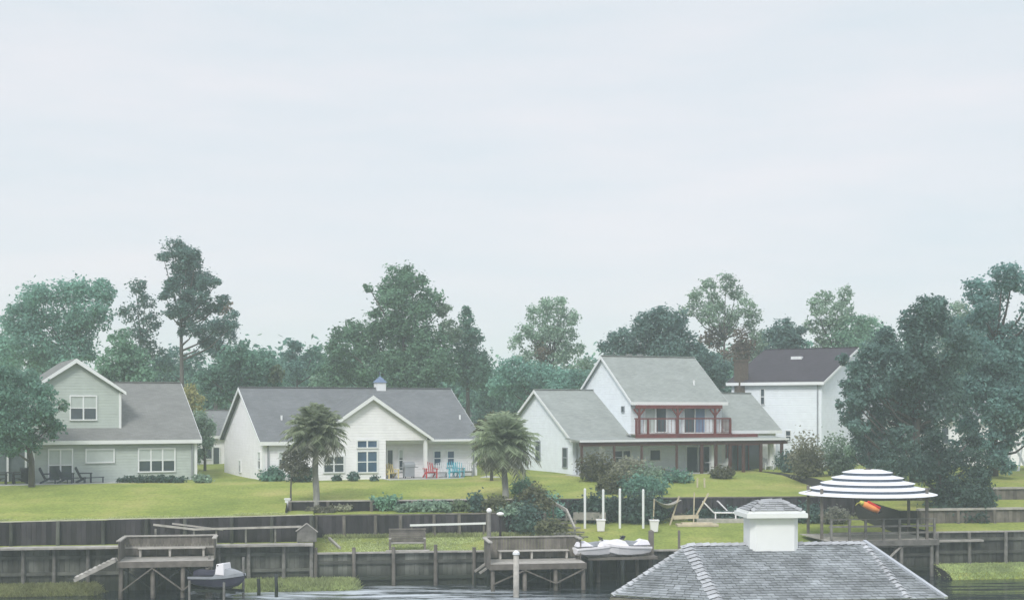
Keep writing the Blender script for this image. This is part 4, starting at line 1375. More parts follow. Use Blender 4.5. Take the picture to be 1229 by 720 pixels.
shrub('pale tangled bush on the corner of the bank wall behind the globe lamp', 596, 615, 40, 22, LF_OLIVE, group=GS, dens=.4)
shrub('olive tangle trailing over the wall left of the stair rail', 640, 622, 50, 30, LF_OLIVE, group=GS, Y=76, dens=.45)
shrub('low brown-green tangle at the foot of the stair rail beside the middle dock', 678, 642, 34, 16, LF_BROWN, group=GS, Y=71.5, dens=.4)
shrub('low tuft of straw grass on the wall under the pale palm trunk', 384, 615, 36, 8, LF_STRAW, group=GS, dens=.4)
shrub('mid green bush between the palm with drooping fronds and the big round dark bush', 628, 600, 26, 24, LF_MID, group=GS, Y=80)
shrub('low leafy bush at the foot of the long porch below the balcony', 812, 578, 40, 18, LF_TEAL, group=GS, Y=91, dens=.4)
shrub('spiky olive bush at the foot of the long porch, between the dark sliding door panels', 866, 574, 30, 16, LF_OLIVE, group=GS, Y=93, dens=.4)
shrub('thin pale feathery bush close to the long porch, between two brown posts', 778, 580, 34, 30, LF_PALE, group=GS, Y=89, dens=.25)
shrub('dusky bush on the lawn edge just left of the wide dusky shrub', 735, 592, 40, 26, LF_OLIVE, group=GS, Y=84, dens=.4)
shrub('rough dark growth along the wall top between the wide dusky shrub and the stakes', 815, 601, 60, 9, LF_OLIVE, group=GS, Y=81, dens=.4)
shrub('rough growth along the wall top left of the striped canopy', 925, 600, 90, 10, LF_OLIVE, group=GS, Y=81.2, dens=.4)

# far woods that read as one mass
lob = []
for i in range(210):
    px_ = -60 + i * 6.6
    Yd = rng.uniform(136, 150)
    top = 446 + 12 * math.sin(px_ * .013) + rng.uniform(-14, 10)
    p = pt(px_, top + 22, Yd)
    lob.append((p, (2.3, 2.3, 2.6), rng.choice((0, 0, 1))))
    p = pt(px_ + 4, top + 50, Yd)
    lob.append((p, (2.6, 2.3, 3.0), rng.choice((0, 0, 1))))
o = bpy.data.objects.new('far_woods', leaf_mesh(lob, .36, .5, 0, [LF_TEAL, LF_MID]))
C.objects.link(o)
setp(o, 'far-off band of woods closing the view behind all houses', 'woods', kind='stuff')


def blades(name, label, u0, u1, v0, v1, n, hmin, hmax, m):
    vs_, fs = [], []
    for i in range(n):
        u, v = rng.uniform(u0, u1), rng.uniform(v0, v1)
        p = uv(u, v)
        z = height(p.x, p.y)
        if z < -.25:
            continue
        h_ = rng.uniform(hmin, hmax)
        az = rng.uniform(0, 6.28)
        d = Vector((math.cos(az), math.sin(az), 0)) * .03
        ln_ = Vector((rng.gauss(0, .12), rng.gauss(0, .12), h_))
        b0_ = len(vs_)
        q = Vector((p.x, p.y, z - .02))
        vs_ += [q - d, q + d, q + ln_ * .6 + d * .7, q + ln_]
        fs += [(b0_, b0_ + 1, b0_ + 2), (b0_, b0_ + 2, b0_ + 3)]
    k_ = MB()
    k_.add(vs_, fs)
    return setp(k_.build(name, m), label, 'grass', kind='stuff')


blades('shore_grass', 'bright green shore grass at the foot of the left bulkhead', u_at(282, -1), u_at(432, -1), -1.7, -.3, 12000, .1, .27, LF_MARSH)
blades('shore_grass', 'shore grass in front of the bulkhead at the left edge', u_at(-40, -1), u_at(128, -1), -1.7, -.3, 11000, .08, .24, LF_MARSH)
blades('shore_grass', 'shore grass below the bulkhead at the right edge', u_at(1075, -1), u_at(1260, -1), -2.3, -.3, 9000, .05, .16, LF_MARSH)


blades('lawn_edge_grass', 'rough uncut grass along the edge of the big left lawn', u_at(-40, 2), u_at(376, 2), 2.0, 2.7, 4000, .03, .07, LF_MARSH)
blades('lawn_edge_grass', 'rough uncut grass at the foot of the wall behind the bench', u_at(390, 5), u_at(650, 5), 5.3, 5.9, 7000, .05, .28, LF_MARSH)
blades('lawn_edge_grass', 'rough uncut grass along the step walls at the right', u_at(800, 10), u_at(1085, 9), 9.7, 10.4, 6000, .05, .25, LF_MARSH)
blades('terrace_tufts', 'scattered tufts of longer grass on the bench terrace', u_at(390, 3), u_at(650, 3), .2, 5.3, 9000, .03, .1, LF_MARSH)

# ------------------------------------------------------------------ docks
def dock(label, px0, px1, vf, vb, zd, zw, front_cut):
    u0 = u_at(px0, vf)
    W_ = u_at(px1, vf) - u0
    o_ = uv(u0, vf)
    root = empty('dock', (o_.x, o_.y, 0), BA, label, 'dock')
    D_ = vb - vf
    k = MB()
    nb = int(D_ / .15)
    for i in range(nb):
        k.box(.02, i * .15, zd - .04, W_ - .02, i * .15 + .138, zd + rng.uniform(-.004, .006))
    k.build('deck', M_PLANK, root)
    k = MB()
    k.box(0, -.05, zd - .27, W_, -.005, zd + .01)
    k.build('front_beam', M_DOCKWALL, root)
    k = MB()
    for i in range(6):
        x = .2 + (W_ - .4) * i / 5
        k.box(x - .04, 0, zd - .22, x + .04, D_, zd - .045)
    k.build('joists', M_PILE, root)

    def wall(a, b_, z0, z1):
        k_ = MB()
        a, b_ = Vector(a), Vector(b_)
        n = int((b_ - a).length / .16)
        for i in range(n):
            p = a.lerp(b_, i / n); q = a.lerp(b_, (i + .93) / n)
            k_.beam((p.x, p.y, (z0 + z1) / 2), (q.x, q.y, (z0 + z1) / 2), .035, (z1 - z0) - rng.uniform(0, .02))
        w_ = k_.build('side_wall', M_DOCKWALL, root)
        k_ = MB()
        e = (b_ - a).normalized() * .06
        k_.beam((a.x - e.x, a.y - e.y, z1 + .035), (b_.x + e.x, b_.y + e.y, z1 + .035), .2, .06)
        k_.build('cap_rail', M_PLANK, w_)
    wall((.05, D_ - .05, 0), (W_ - .05, D_ - .05, 0), zd + .05, zw)
    wall((.03, .1, 0), (.03, D_ - .12, 0), zd - .3, zw - .03)
    wall((W_ - .03, .1 + front_cut, 0), (W_ - .03, D_ - .12, 0), zd - .1, zw - .03)
    # bench along the back wall
    k = MB()
    k.box(.7, D_ - .6, zd + .4, W_ - .5, D_ - .12, zd + .45)
    for x in (.8, W_ / 2, W_ - .6):
        k.box(x - .05, D_ - .5, zd + .01, x + .05, D_ - .2, zd + .4)
    k.build('bench', M_PLANK, root)
    for x in (.15, W_ * .36, W_ * .68, W_ - .15):
        for y in (.12, D_ - .2):
            k = MB()
            k.tube([(x + rng.uniform(-.05, .05), y, -1.2), (x, y, zd - .05)], [.12, .1], 9)
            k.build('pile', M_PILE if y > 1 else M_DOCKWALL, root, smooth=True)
    for x0_, x1_ in ((.15, W_ * .36), (W_ * .68, W_ * .36), (W_ * .68, W_ - .15)):
        k = MB()
        k.beam((x0_, -.02, .35), (x1_, -.02, zd - .3), .05, .17, up=(0, 1, 0))
        k.build('cross_brace', M_DOCKWALL, root)
        k = MB()
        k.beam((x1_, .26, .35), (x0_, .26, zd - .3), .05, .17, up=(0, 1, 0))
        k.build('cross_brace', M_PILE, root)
    return root, W_, D_


dk1, W1_, D1_ = dock('weathered grey dock with half walls on dark piles at the left, beside a ramp', 141, 256, -3.1, -.7, 1.72, 2.68, .9)
dk2, W2_, D2_ = dock('weathered grey dock with half walls on braced piles in the middle of the canal bank', 588, 704, -3.2, -.7, 1.32, 2.38, 1.2)

# gangplank at the left dock
k = MB()
o_ = uv(u_at(141, -3.2), -3.2)
for yy in (-.35, .35):
    k.beam((-1.9, yy, .95), (-.05, yy, 1.85), .07, .16)
for i in range(9):
    x = -1.8 + i * .2
    k.beam((x, -.4, 1.08 + (x + 1.9) * .4865 - .02), (x, .4, 1.08 + (x + 1.9) * .4865 - .02), .16, .03)
g = k.build('gangplank', M_PLANK)
g.location = (o_.x, o_.y, 0); g.rotation_euler = (0, 0, BA)
setp(g, 'sloping grey ramp going down from the left dock to the shore grass', 'ramp')

# white-capped mooring pile at the middle dock
pl_ = pt(619.5, 703, 63.8)
root = empty('mooring_pile', (pl_.x, pl_.y, 0), 0, 'tall pale mooring pile with a white cap in front of the middle dock', 'mooring pile')
k = MB(); k.tube([(0, 0, -1.5), (0, 0, 2.0)], [.15, .13], 12); k.build('shaft', M_PLANK, root, smooth=True)
k = MB(); k.tube([(0, 0, 2.002), (0, 0, 2.1), (0, 0, 2.2)], [.17, .165, .06], 12); k.build('cap', M_WHITE, root)
for ppx, ppy, zt_, lab in ((265, 716, .9, 'dark short mooring pile in the water beside the water scooter'), (331, 716, 1.1, 'thin dark stake in the shallows in front of the bright shore grass'),
                           (248, 716, 1.6, 'pale mooring pile at the right corner of the left dock'), (310, 714, .8, 'short dark stake in the water between the scooter and the shore grass')):
    Yp = HC * F / (ppy - HZ)
    k = MB()
    k.tube([(0, 0, -1.2), (0.03, 0, zt_ * .4), (0, 0, zt_)], [.09, .085, .08], 9)
    q = k.build('mooring_pile', M_PILE if 'dark' in lab else M_POST, smooth=True)
    q.location = ((ppx - CX) * Yp / F, Yp, 0)
    setp(q, lab, 'mooring pile', 'mooring piles by the docks')


# ------------------------------------------------------------------ water scooters
def scooter(label, loc, rz, deckmat, covered, sc_=1.0):
    root = empty('water_scooter', loc, rz, label, 'water scooter', 'water scooters on the canal bank')
    root.scale = (sc_,) * 3
    st = [(-1.45, .42, .10, .52), (-.9, .52, .0, .56), (0, .56, -.03, .6), (.7, .5, .02, .66), (1.25, .3, .18, .74), (1.6, .06, .45, .8)]
    k = MB()
    rings = []
    for x, w_, zb0, zt0 in st:
        rings.append([(x, -w_, zt0 - .12), (x, -w_ * .75, zb0 + .12), (x, 0, zb0), (x, w_ * .75, zb0 + .12), (x, w_, zt0 - .12), (x, w_ * .85, zt0), (x, -w_ * .85, zt0)])
    k.loft(rings)
    k.build('hull', M_HULLDARK if not covered else M_HULLWHITE, root, smooth=False, bevel=.03)
    k = MB()
    top = [(.0, .38, .6, .68), (.2, .36, .62, .9), (.5, .34, .64, 1.0), (.8, .3, .68, .98), (1.15, .2, .75, .92), (1.5, .06, .8, .84)]
    k.loft([[(x, -w_, z0), (x, w_, z0), (x, w_ * .7, z1), (x, -w_ * .7, z1)] for x, w_, z0, z1 in top])
    k.build('bow_cowl', deckmat if covered else M_GREYP, root, bevel=.04)
    if not covered:
        k = MB()
        k.loft([[(.1, -.37, .7), (.1, .37, .7), (.16, .32, 1.22), (.16, -.32, 1.22)], [(.62, -.36, .68), (.62, .36, .68), (.56, .3, 1.28), (.56, -.3, 1.28)]])
        k.build('white_front_panel', M_HULLWHITE, root, bevel=.03)
    k = MB()
    for sg in (-1, 1):
        for (xa, wa, za), (xb, wb, zb1) in zip([(x, w_, zt0) for x, w_, _, zt0 in st], [(x, w_, zt0) for x, w_, _, zt0 in st][1:]):
            k.beam((xa, sg * (wa + .02), za - .04), (xb, sg * (wb + .02), zb1 - .04), .06, .12)
    k.build('bumper', M_HULLWHITE if covered else M_GREYP, root)
    k = MB()
    seat = [(-1.35, .2, .55, .78), (-1.0, .24, .57, .9), (-.5, .2, .6, .86), (0.0, .18, .62, .92), (.3, .12, .66, .9)]
    k.loft([[(x, -w_, z0), (x, w_, z0), (x, w_ * .75, z1), (x, -w_ * .75, z1)] for x, w_, z0, z1 in seat])
    k.build('seat', M_HULLDARK if not covered else M_GREYP, root, bevel=.04)
    k = MB()
    k.tube([(.42, 0, .92), (.3, 0, 1.12)], .05, 8)
    k.tube([(.26, -.36, 1.16), (.32, 0, 1.12), (.26, .36, 1.16)], .028, 8)
    k.build('handlebar', M_BLACK, root)
    if covered:
        k = MB()
        k.loft([[(-1.42, -.36, .62), (-.3, -.4, .64), (-.3, .4, .64), (-1.42, .36, .62)], [(-1.3, -.27, .86), (-.9, -.2, 1.0), (-.85, .22, .98), (-1.3, .25, .9)]])
        k.build('seat_cover', M_COVER, root, bevel=.05)
        k = MB()
        k.loft([[(.3, -.28, .98), (.3, .28, .98), (.36, .28, .99), (.36, -.28, .99)], [(.16, -.2, 1.2), (.16, .2, 1.2), (.2, .2, 1.2), (.2, -.2, 1.2)]])
        k.build('windscreen', M_HULLDARK, root)
    return root


p = pt(261, 700, 63.2)
scooter('white and dark water scooter lifted beside the left dock', (p.x, p.y, .5), R(-24), M_GREYP if False else M_HULLWHITE, False, .95)
p = pt(716, 662, 68.2)
scooter('white and grey water scooter on the platform right next to the middle dock', (p.x, p.y, 1.46), R(18), M_HULLWHITE, True, .8)
p = pt(752, 664, 68.6)
scooter('white and grey water scooter on the platform, beside the dark corner post', (p.x, p.y, 1.42), R(200), M_HULLWHITE, True, .86)
# lifting frame for the left scooter and float for the right ones
p = pt(261, 703, 63.2)
root = empty('scooter_lift', (p.x, p.y, 0), R(-22), 'dark cradle frame holding the white and dark water scooter', 'boat lift')
for yy in (-.35, .35):
    k = MB(); k.beam((-1.3, yy, .4), (1.2, yy, .4), .1, .12); k.build('bunk', M_PILE, root)
for xx in (-1.0, .9):
    k = MB(); k.beam((xx, -.75, .3), (xx, .75, .3), .1, .1); k.build('cross_bar', M_GREYP, root)
for xx, yy in ((-1.0, -.8), (-1.0, .8), (.9, .8), (.9, -.8)):
    k = MB(); k.tube([(xx, yy, -1.2), (xx, yy, 1.9 if yy > 0 else .9)], .06, 8); k.build('leg', M_POST, root)
o_ = uv(u_at(706, -1.6), -1.6)
root = empty('scooter_platform', (o_.x, o_.y, 0), BA, 'dark timber platform carrying the two white water scooters', 'dock platform')
k = MB(); k.box(0, 0, 1.26, 3.6, 1.5, 1.4); k.build('deck', M_DOCKWALL, root)
for xx in (.15, 1.8, 3.45):
    for yy in (.1, 1.2):
        k = MB(); k.tube([(xx, yy, -1.2), (xx, yy, 1.25)], .1, 8); k.build('pile', M_PILE, root)

# posts at the covered scooters
for ppx, v_, py0, lab, w_ in ((781.5, -.6, 637, 'thick dark corner post beside the white water scooters', .26), (815, .5, 637, 'slim dark post standing alone at the edge of the bright lawn', .12)):
    u = u_at(ppx, v_)
    o_ = uv(u, v_)
    zt_ = z_at(py0, o_.y)
    k = MB()
    k.box(-w_ / 2, -w_ / 2, -.9 if v_ < 0 else 1.4, w_ / 2, w_ / 2, zt_)
    k.add([(-w_ / 2, -w_ / 2, zt_), (w_ / 2, -w_ / 2, zt_), (w_ / 2, w_ / 2, zt_), (-w_ / 2, w_ / 2, zt_), (0, 0, zt_ + .08)], [(0, 1, 4), (1, 2, 4), (2, 3, 4), (3, 0, 4)])
    q = k.build('post', M_DOCKWALL)
    q.name = 'bank_post'
    q.location = (o_.x, o_.y, 0)
    setp(q, lab, 'post')

# small boarding step left of the middle dock
o_ = uv(u_at(577, -1.2), -1.2)
root = empty('boarding_steps', (o_.x, o_.y, 0), BA, 'two small pale boarding steps on the bulkhead left of the middle dock', 'steps')
k = MB(); k.beam((-.3, 0, .75), (.35, .1, 1.2), .1, .1); k.build('tread', M_PLANK, root)
k = MB(); k.beam((-.1, -.3, .7), (.55, -.2, 1.12), .1, .1); k.build('tread', M_PLANK, root)
k = MB(); k.box(-.35, 0, -.8, -.25, .1, .7); k.build('leg', M_PILE, root)
k = MB(); k.box(.3, -.2, -.8, .4, -.1, .98); k.build('leg', M_PILE, root)

# globe lamps
for i, (ppx, py0, cap_, lab) in enumerate(((587, 613, True, 'white globe lamp on a thick pale post at the corner of the middle dock'),
                                           (600.5, 616, False, 'flat white cap lamp on a dark post right of the globe lamp'))):
    o_ = uv(u_at(ppx, .5), .5)
    zt_ = z_at(py0, o_.y) - .12
    root = empty('lamp_post', (o_.x, o_.y, 1.6), 0, lab, 'lamp post')
    k = MB(); k.tube([(0, 0, -.3), (0, 0, zt_ - 1.6)], [.13 if cap_ else .07, .1 if cap_ else .06], 10); k.build('pole', M_POST if cap_ else M_WALLWOOD, root)
    k = MB()
    hr_ = (.14, .14) if cap_ else (.2, .1)
    rings = []
    for j in range(7):
        th_ = math.pi * (j + .5) / 7
        rings.append([(hr_[0] * math.sin(th_) * math.cos(q * math.pi / 6), hr_[0] * math.sin(th_) * math.sin(q * math.pi / 6), zt_ - 1.6 + hr_[1] - hr_[1] * math.cos(th_)) for q in range(12)])
    k.loft(rings)
    k.build('globe' if cap_ else 'lamp_cap', M_LAMP, root, smooth=True)

# white rail in front of the middle upper wall
o_ = uv(u_at(492, 5.4), 5.4)
ln_ = u_at(583, 5.4) - u_at(492, 5.4)
zr = z_at(629.5, uv(u_at(540, 5.4), 5.4).y)
root = empty('handrail', (o_.x, o_.y, 0), BA, 'long white rail on short posts behind the bench', 'handrail')
k = MB(); k.beam((0, 0, zr), (ln_, 0, zr + .06), .06, .11); k.build('rail', M_WHITE, root)
for xx in (.1, ln_ * .33, ln_ * .66, ln_ - .1):
    k = MB(); k.box(xx - .045, .035, 1.7, xx + .045, .12, zr + .04); k.build('post', M_DOCKWALL, root)
# rail on the left upper wall and a sloping plank
o_ = uv(u_at(184, .9), .9)
ln_ = u_at(362, .9) - u_at(184, .9)
root = empty('handrail', (o_.x, o_.y, 0), BA, 'weathered grey rail running along the boardwalk right of the left dock', 'handrail')
k = MB()
k.beam((0, 0, 3.12), (ln_ * .27, 0, 2.86), .07, .1)
k.beam((ln_ * .27, 0, 2.86), (ln_, 0, 2.93), .07, .1)
k.build('rail', M_PLANK, root)
k = MB(); k.beam((.9, .15, 3.15), (3.4, .15, 2.8), .06, .08); k.build('plank', M_PLANK, root)
for xx in (.1, ln_ * .27, ln_ * .42, ln_ * .62, ln_ * .82, ln_ - .15):
    k = MB(); k.box(xx - .045, .04, 1.95, xx + .045, .12, 2.9); k.build('post', M_POST, root)

# grey pointed storage box at the end of the boardwalk
o_ = uv(u_at(356, .3), .3)
root = empty('storage_box', (o_.x, o_.y, 2.2), BA, 'grey deck box with a peaked lid at the right end of the boardwalk', 'storage box')
k = MB(); k.prism([(0, 0), (1.0, 0), (.98, .5), (.55, .9), (.45, .9), (.02, .55)], 'y', 0, .7); k.build('body', M_POST, root, bevel=.02)
k = MB(); k.beam((0.52, -.04, .93), (1.06, -.04, .5), .06, .04); k.beam((-.05, -.04, .55), (.5, -.04, .94), .06, .04); k.build('lid_trim', M_PLANK, root)
# white stub post at the left end of the lawn edge
b_ = ground(345.5, 611)
k = MB(); k.box(-.14, -.14, -.2, .14, .14, .55); k.box(-.18, -.18, .551, .18, .18, .62)
q = k.build('stub_post', M_WHITE); q.location = b_
setp(q, 'short white stub post at the left end of the low lawn wall', 'post')

# bench
b_ = ground(489, 661)
root = empty('wooden_bench', (b_.x, b_.y, b_.z), R(6), 'weathered grey wooden bench with high slatted back on the small grass terrace', 'bench')
k = MB()
for i in range(5):
    k.box(-.85, .3, .42 + i * .125, .85, .34, .42 + i * .125 + .115)
k.box(-.95, .26, 1.05, .95, .38, 1.12)
k.build('backrest', M_DOCKWALL, root)
k = MB()
for i in range(4):
    k.box(-.85, -.25 + i * .125, .4, .85, -.25 + i * .125 + .115, .44)
k.build('seat', M_PLANK, root)
for xx in (-.88, .88):
    for yy in (-.2, .35):
        k = MB(); k.box(xx - .05, yy - .05, -.05, xx + .05, yy + .05, 1.04 if yy > 0 else .62); k.build('leg', M_DOCKWALL, root)
    k = MB(); k.box(xx - .06, -.28, .621, xx + .06, .3, .66); k.build('armrest', M_PLANK, root)
k = MB(); k.box(-1.1, -.75, -.02, 1.1, -.3, .1); q = k.build('step', M_PLANK, root)

# white timber frame at the bench terrace corner
o_ = uv(u_at(408, 1.5), 1.5)
k = MB(); k.beam((0, 0, 1.72), (-.5, 3.4, 1.92), .12, .16)
q = k.build('sloping_rail', M_PLANK); q.location = (o_.x, o_.y, 0); q.rotation_euler = (0, 0, BA)
setp(q, 'sloping pale edge board at the left end of the bench terrace', 'board')

# diagonal handrail / stair through the shrubs
a_ = Vector(pt(652, 588, 80)); c_ = Vector(pt(690, 634, 72.5))
mid = Vector(pt(664, 603, 77.5)); md2 = Vector(pt(680, 612, 75.5))
root = empty('garden_stair', (a_.x, a_.y, 0), 0, 'bleached wooden stair rail descending through the shrubs to the middle dock', 'stair')
k = MB()
pts_ = [a_, mid, md2, c_]
for q0, q1 in zip(pts_, pts_[1:]):
    k.beam(q0 - Vector((a_.x, a_.y, 0)), q1 - Vector((a_.x, a_.y, 0)), .1, .16)
k.build('rail', M_TAN if False else M_PLANK, root)
for i in range(10):
    q0 = a_.lerp(c_, i / 9) - Vector((a_.x, a_.y, 0))
    k = MB()
    k.box(q0.x + .15, q0.y - .1, q0.z - 1.0, q0.x + 1.15, q0.y + .2, q0.z - .94)
    k.build('tread', M_POST, root)
for q0 in pts_:
    k = MB()
    zz = height(q0.x, q0.y)
    k.box(q0.x - a_.x - .05, q0.y - a_.y - .05, zz - .2, q0.x - a_.x + .05, q0.y - a_.y + .05, max(q0.z - .05, zz + .2))
    k.build('post', M_POST, root)

# four white poles
for i, (ppx, py0, py1) in enumerate(((702, 587, 629), (724, 588, 624), (744, 587, 627), (772, 588, 630))):
    b_ = on(ppx, 77.2 + i * .1)
    H_ = z_at(py0, b_.y) - b_.z
    k = MB(); k.tube([(0, 0, -.2), (0, 0, H_), (0, 0, H_ + .06)], [.07, .07, .04], 12)
    q = k.build('white_pole', M_WHITE, smooth=False)
    q.location = b_
    setp(q, ['leftmost of the four white poles, nearest the stair rail', 'second white pole, standing just behind the left white bucket', 'third white pole, between the bucket pole and the rightmost pole',
             'rightmost of the four white poles, just left of the right white bucket'][i], 'pole', 'four white poles in front of the dark thicket')
for i, (ppx, py1) in enumerate(((721, 633), (785, 631))):
    b_ = on(ppx, 76.3)
    root = empty('bucket', b_, 0, ['white square bucket at the foot of the second white pole', 'white square bucket right of the last white pole, near the hammock'][i], 'bucket', 'white buckets by the poles')
    k = MB(); k.loft([[(-.2, -.2, 0), (.2, -.2, 0), (.2, .2, 0), (-.2, .2, 0)], [(-.25, -.25, .6), (.25, -.25, .6), (.25, .25, .6), (-.25, .25, .6)]]); k.build('body', M_HULLWHITE, root, bevel=.03)
    k = MB(); k.box(-.28, -.28, .602, .28, .28, .68); k.build('rim', M_HULLWHITE, root, bevel=.02)
# white board rails behind the poles
b_ = ground(746, 627)
k = MB(); k.box(0, 0, .32, 1.6 * .98, .08, .62); k.box(.05, .02, -.1, .15, .1, .32); k.box(1.4, .02, -.1, 1.5, .1, .32)
q = k.build('low_board_fence', M_PLANK); q.location = b_; q.rotation_euler = (0, 0, R(-4))
setp(q, 'low pale board rail between the third pole and the right bucket', 'fence')
b_ = ground(688, 629)
k = MB(); k.box(0, .1, .25, 1.9, .18, .7); k.box(.05, .12, -.1, .15, .2, .25); k.box(1.7, .12, -.1, 1.8, .2, .25)
q = k.build('low_board_fence', M_PLANK); q.location = b_; q.rotation_euler = (0, 0, R(-3))
setp(q, 'low pale board rail left of the left white bucket', 'fence')

# hammock frame
b_ = ground(808, 630)
root = empty('hammock', b_, R(5), 'tan hammock slung on an A-shaped wooden stand in front of the dark wall', 'hammock')
k = MB()
k.beam((-.2, 0, 0), (.35, 0, 1.7), .08); k.beam((1.35, 0, .55), (2.1, 0, 1.85), .09); k.beam((0, 0, .45), (1.5, 0, .5), .08, .22)
k.beam((1.2, 0, 0), (1.25, 0, 1.9), .06)
k.build('stand', M_TAN, root)
k = MB()
nx, ny = 12, 6
vs_ = []
for i in range(nx + 1):
    for j in range(ny + 1):
        x = -1.1 + 1.5 * i / nx
        y = -.4 + .8 * j / ny
        z = 1.5 - .5 * math.sin(math.pi * i / nx) + .55 * abs(y) * math.sin(math.pi * i / nx)
        vs_.append((x, y, z))
k.add(vs_, [(i * (ny + 1) + j, (i + 1) * (ny + 1) + j, (i + 1) * (ny + 1) + j + 1, i * (ny + 1) + j + 1) for i in range(nx) for j in range(ny)])
q = k.build('sling', M_NET, root); q.modifiers.new('solid', 'SOLIDIFY').thickness = .02
k = MB(); k.beam((-1.2, 0, -.05), (-1.12, 0, 1.55), .07); k.build('stand_post', M_TAN, root)
b_ = ground(812, 631)
k = MB(); k.box(0, -.4, 0, 2.4, .5, .12); k.box(.3, -.2, .121, 2.1, .3, .2)
q = k.build('timber_platform', M_TAN); q.location = b_; q.rotation_euler = (0, 0, R(3))
setp(q, 'low tan timber platform on the bright lawn below the hammock', 'platform')

# chaises
def chaise(label, px_, py_, rz, m, sc_=1.0):
    b_ = ground(px_, py_)
    root = empty('chaise_longue', b_, rz, label, 'chaise longue', 'white chaises by the wall')
    k = MB(); k.box(-.1, -.3, .3, 1.3, .3, .38); k.build('seat', m, root, bevel=.02)
    k = MB(); k.beam((-.1, 0, .36), (-.7, 0, .98), .6, .07, up=(0, 0, 1)); k.build('backrest', m, root)
    for xx in (0, 1.2):
        for yy in (-.25, .25):
            k = MB(); k.box(xx - .04, yy - .04, -.05, xx + .04, yy + .04, .3); k.build('leg', m, root)
    return root


b_ = ground(873, 626)
k = MB(); k.box(-1.9, -.5, -.1, 2.4, 1.3, .22)
q = k.build('chaise_deck', M_PLANK); q.location = b_; q.rotation_euler = (0, 0, R(2))
setp(q, 'low pale deck carrying the two white chaises', 'deck')
for i, (dx, dy, lab) in enumerate(((-.75, 0.0, 'white chaise longue with raised back, left of the pair'), (.2, .55, 'white chaise longue with raised back, right of the pair and nearer the cupola'))):
    root = chaise(lab, 860, 622, R(0), M_HULLWHITE)
    root.location = (b_.x + dx, b_.y + dy, b_.z + .22)

# lawn stakes
for ppx, lab in ((837, 'left of two thin wooden stakes on the lawn above the hammock'), (845.5, 'right of two thin wooden stakes on the lawn above the hammock')):
    b_ = ground(ppx, 585)
    k = MB(); k.box(-.05, -.05, -.2, .05, .05, .62)
    q = k.build('lawn_stake', M_TAN); q.location = b_
    setp(q, lab, 'stake', 'wooden stakes on the lawn')


# ------------------------------------------------------------------ striped canopy deck
o_ = uv(u_at(1041, 1.6), 1.6)
cy = o_
zE = z_at(592, cy.y)
zA = z_at(560, cy.y)
sc_ = cy.y / F
Rw = 81 * sc_
root = empty('striped_canopy', (cy.x, cy.y, 0), BA, 'navy and white striped canopy roof on slim posts over the bank deck', 'canopy')
nb = 5
rt = 17 * sc_
root.rotation_euler = (0, 0, 0)


def sq(r_, z):
    return [(r_ * math.cos(2 * math.pi * q / 28), r_ * math.sin(2 * math.pi * q / 28), z) for q in range(28)]


zz = lambda f: zE + (zA - zE) * f
rr = lambda f: Rw + (rt - Rw) * f
for i in range(nb):
    f0, f1, f2 = i / nb, (i + .46) / nb, (i + 1) / nb
    k = MB()
    lo = rr(f0)
    hi = rr(f2) - .06 if i < nb - 1 else rt
    k.loft([sq(lo, zz(f0) - .02), sq(lo, zz(f0)), sq(hi, zz(f1)), sq(hi - .05, zz(f1) + .001)])
    k.build('canopy_tier', M_STRIPEW, root)
    if i < nb - 1:
        k = MB()
        k.loft([sq(hi - .01, zz(f1) - .05), sq(hi - .03, zz(f2) - .021)])
        k.build('dark_stripe', M_STRIPED, root)
zD = 1.95
for xx, yy in ((-2.85, -1.6), (2.75, -1.6), (-2.85, 1.7), (2.75, 1.7)):
    k = MB(); k.box(xx - .07, yy - .07, zD, xx + .07, yy + .07, zE + .35); k.build('post', M_DOCKWALL, root)
k = MB()
for q in range(8):
    an = 2 * math.pi * q / 8
    k.beam((Rw * .93 * math.cos(an), Rw * .74 * math.sin(an), zE + .02), (.05 * math.cos(an), .05 * math.sin(an), zA - .12), .05, .07)
k.build('rafters', M_DOCKWALL, root)
# deck under it
root = empty('bank_deck', (cy.x, cy.y, 0), BA, 'weathered railed deck standing under the striped canopy', 'deck')
k = MB()
for i in range(26):
    k.box(-3.1, -2.2 + i * .16, zD - .05, 3.0, -2.2 + i * .16 + .147, zD - .005)
k.build('floor', M_PLANK, root)
k = MB(); k.box(-3.15, -2.28, zD - .3, 3.05, -2.205, zD); k.build('front_beam', M_POST, root)
for xx in (-2.9, -1.9, -1.0, 0, .9, 1.9, 2.85):
    k = MB(); k.box(xx - .055, -2.16, zD + .001, xx + .055, -2.05, zD + 1.08); k.build('rail_post', M_POST, root)
for zz in (.35, .7, 1.08):
    k = MB(); k.beam((-3, -2.02 - (.08 if zz > 1 else 0), zD + zz + .02), (2.95, -2.02 - (.08 if zz > 1 else 0), zD + zz + .02), .05 if zz < 1 else .14, .1 if zz < 1 else .045); k.build('rail', M_POST, root)
for xx in (-2.8, -.6, 1.0, 2.7):
    k = MB(); k.tube([(xx, -2.1, -1), (xx, -2.1, zD - .31)], .1, 8); k.build('pile', M_POST, root)
k = MB(); k.beam((.2, -2.12, .9), (.95, -2.12, zD - .35), .08, .14, up=(0, 1, 0)); k.build('brace', M_PLANK, root)
k = MB(); k.box(3.06, -2.2, zD - .16, 5.6, -1.3, zD - .06); k.build('walkway', M_PLANK, root)
# windsock
p = pt(1046, 609, cy.y - 3.78)
root = empty('windsock', p, R(5), 'orange red and yellow fish-shaped windsock hanging under the striped canopy', 'windsock')
rr = [(-.68, .1), (-.5, .14), (-.25, .17), (.1, .17), (.4, .13), (.56, .06)]
ax = Vector((.9, 0, -.42)).normalized()


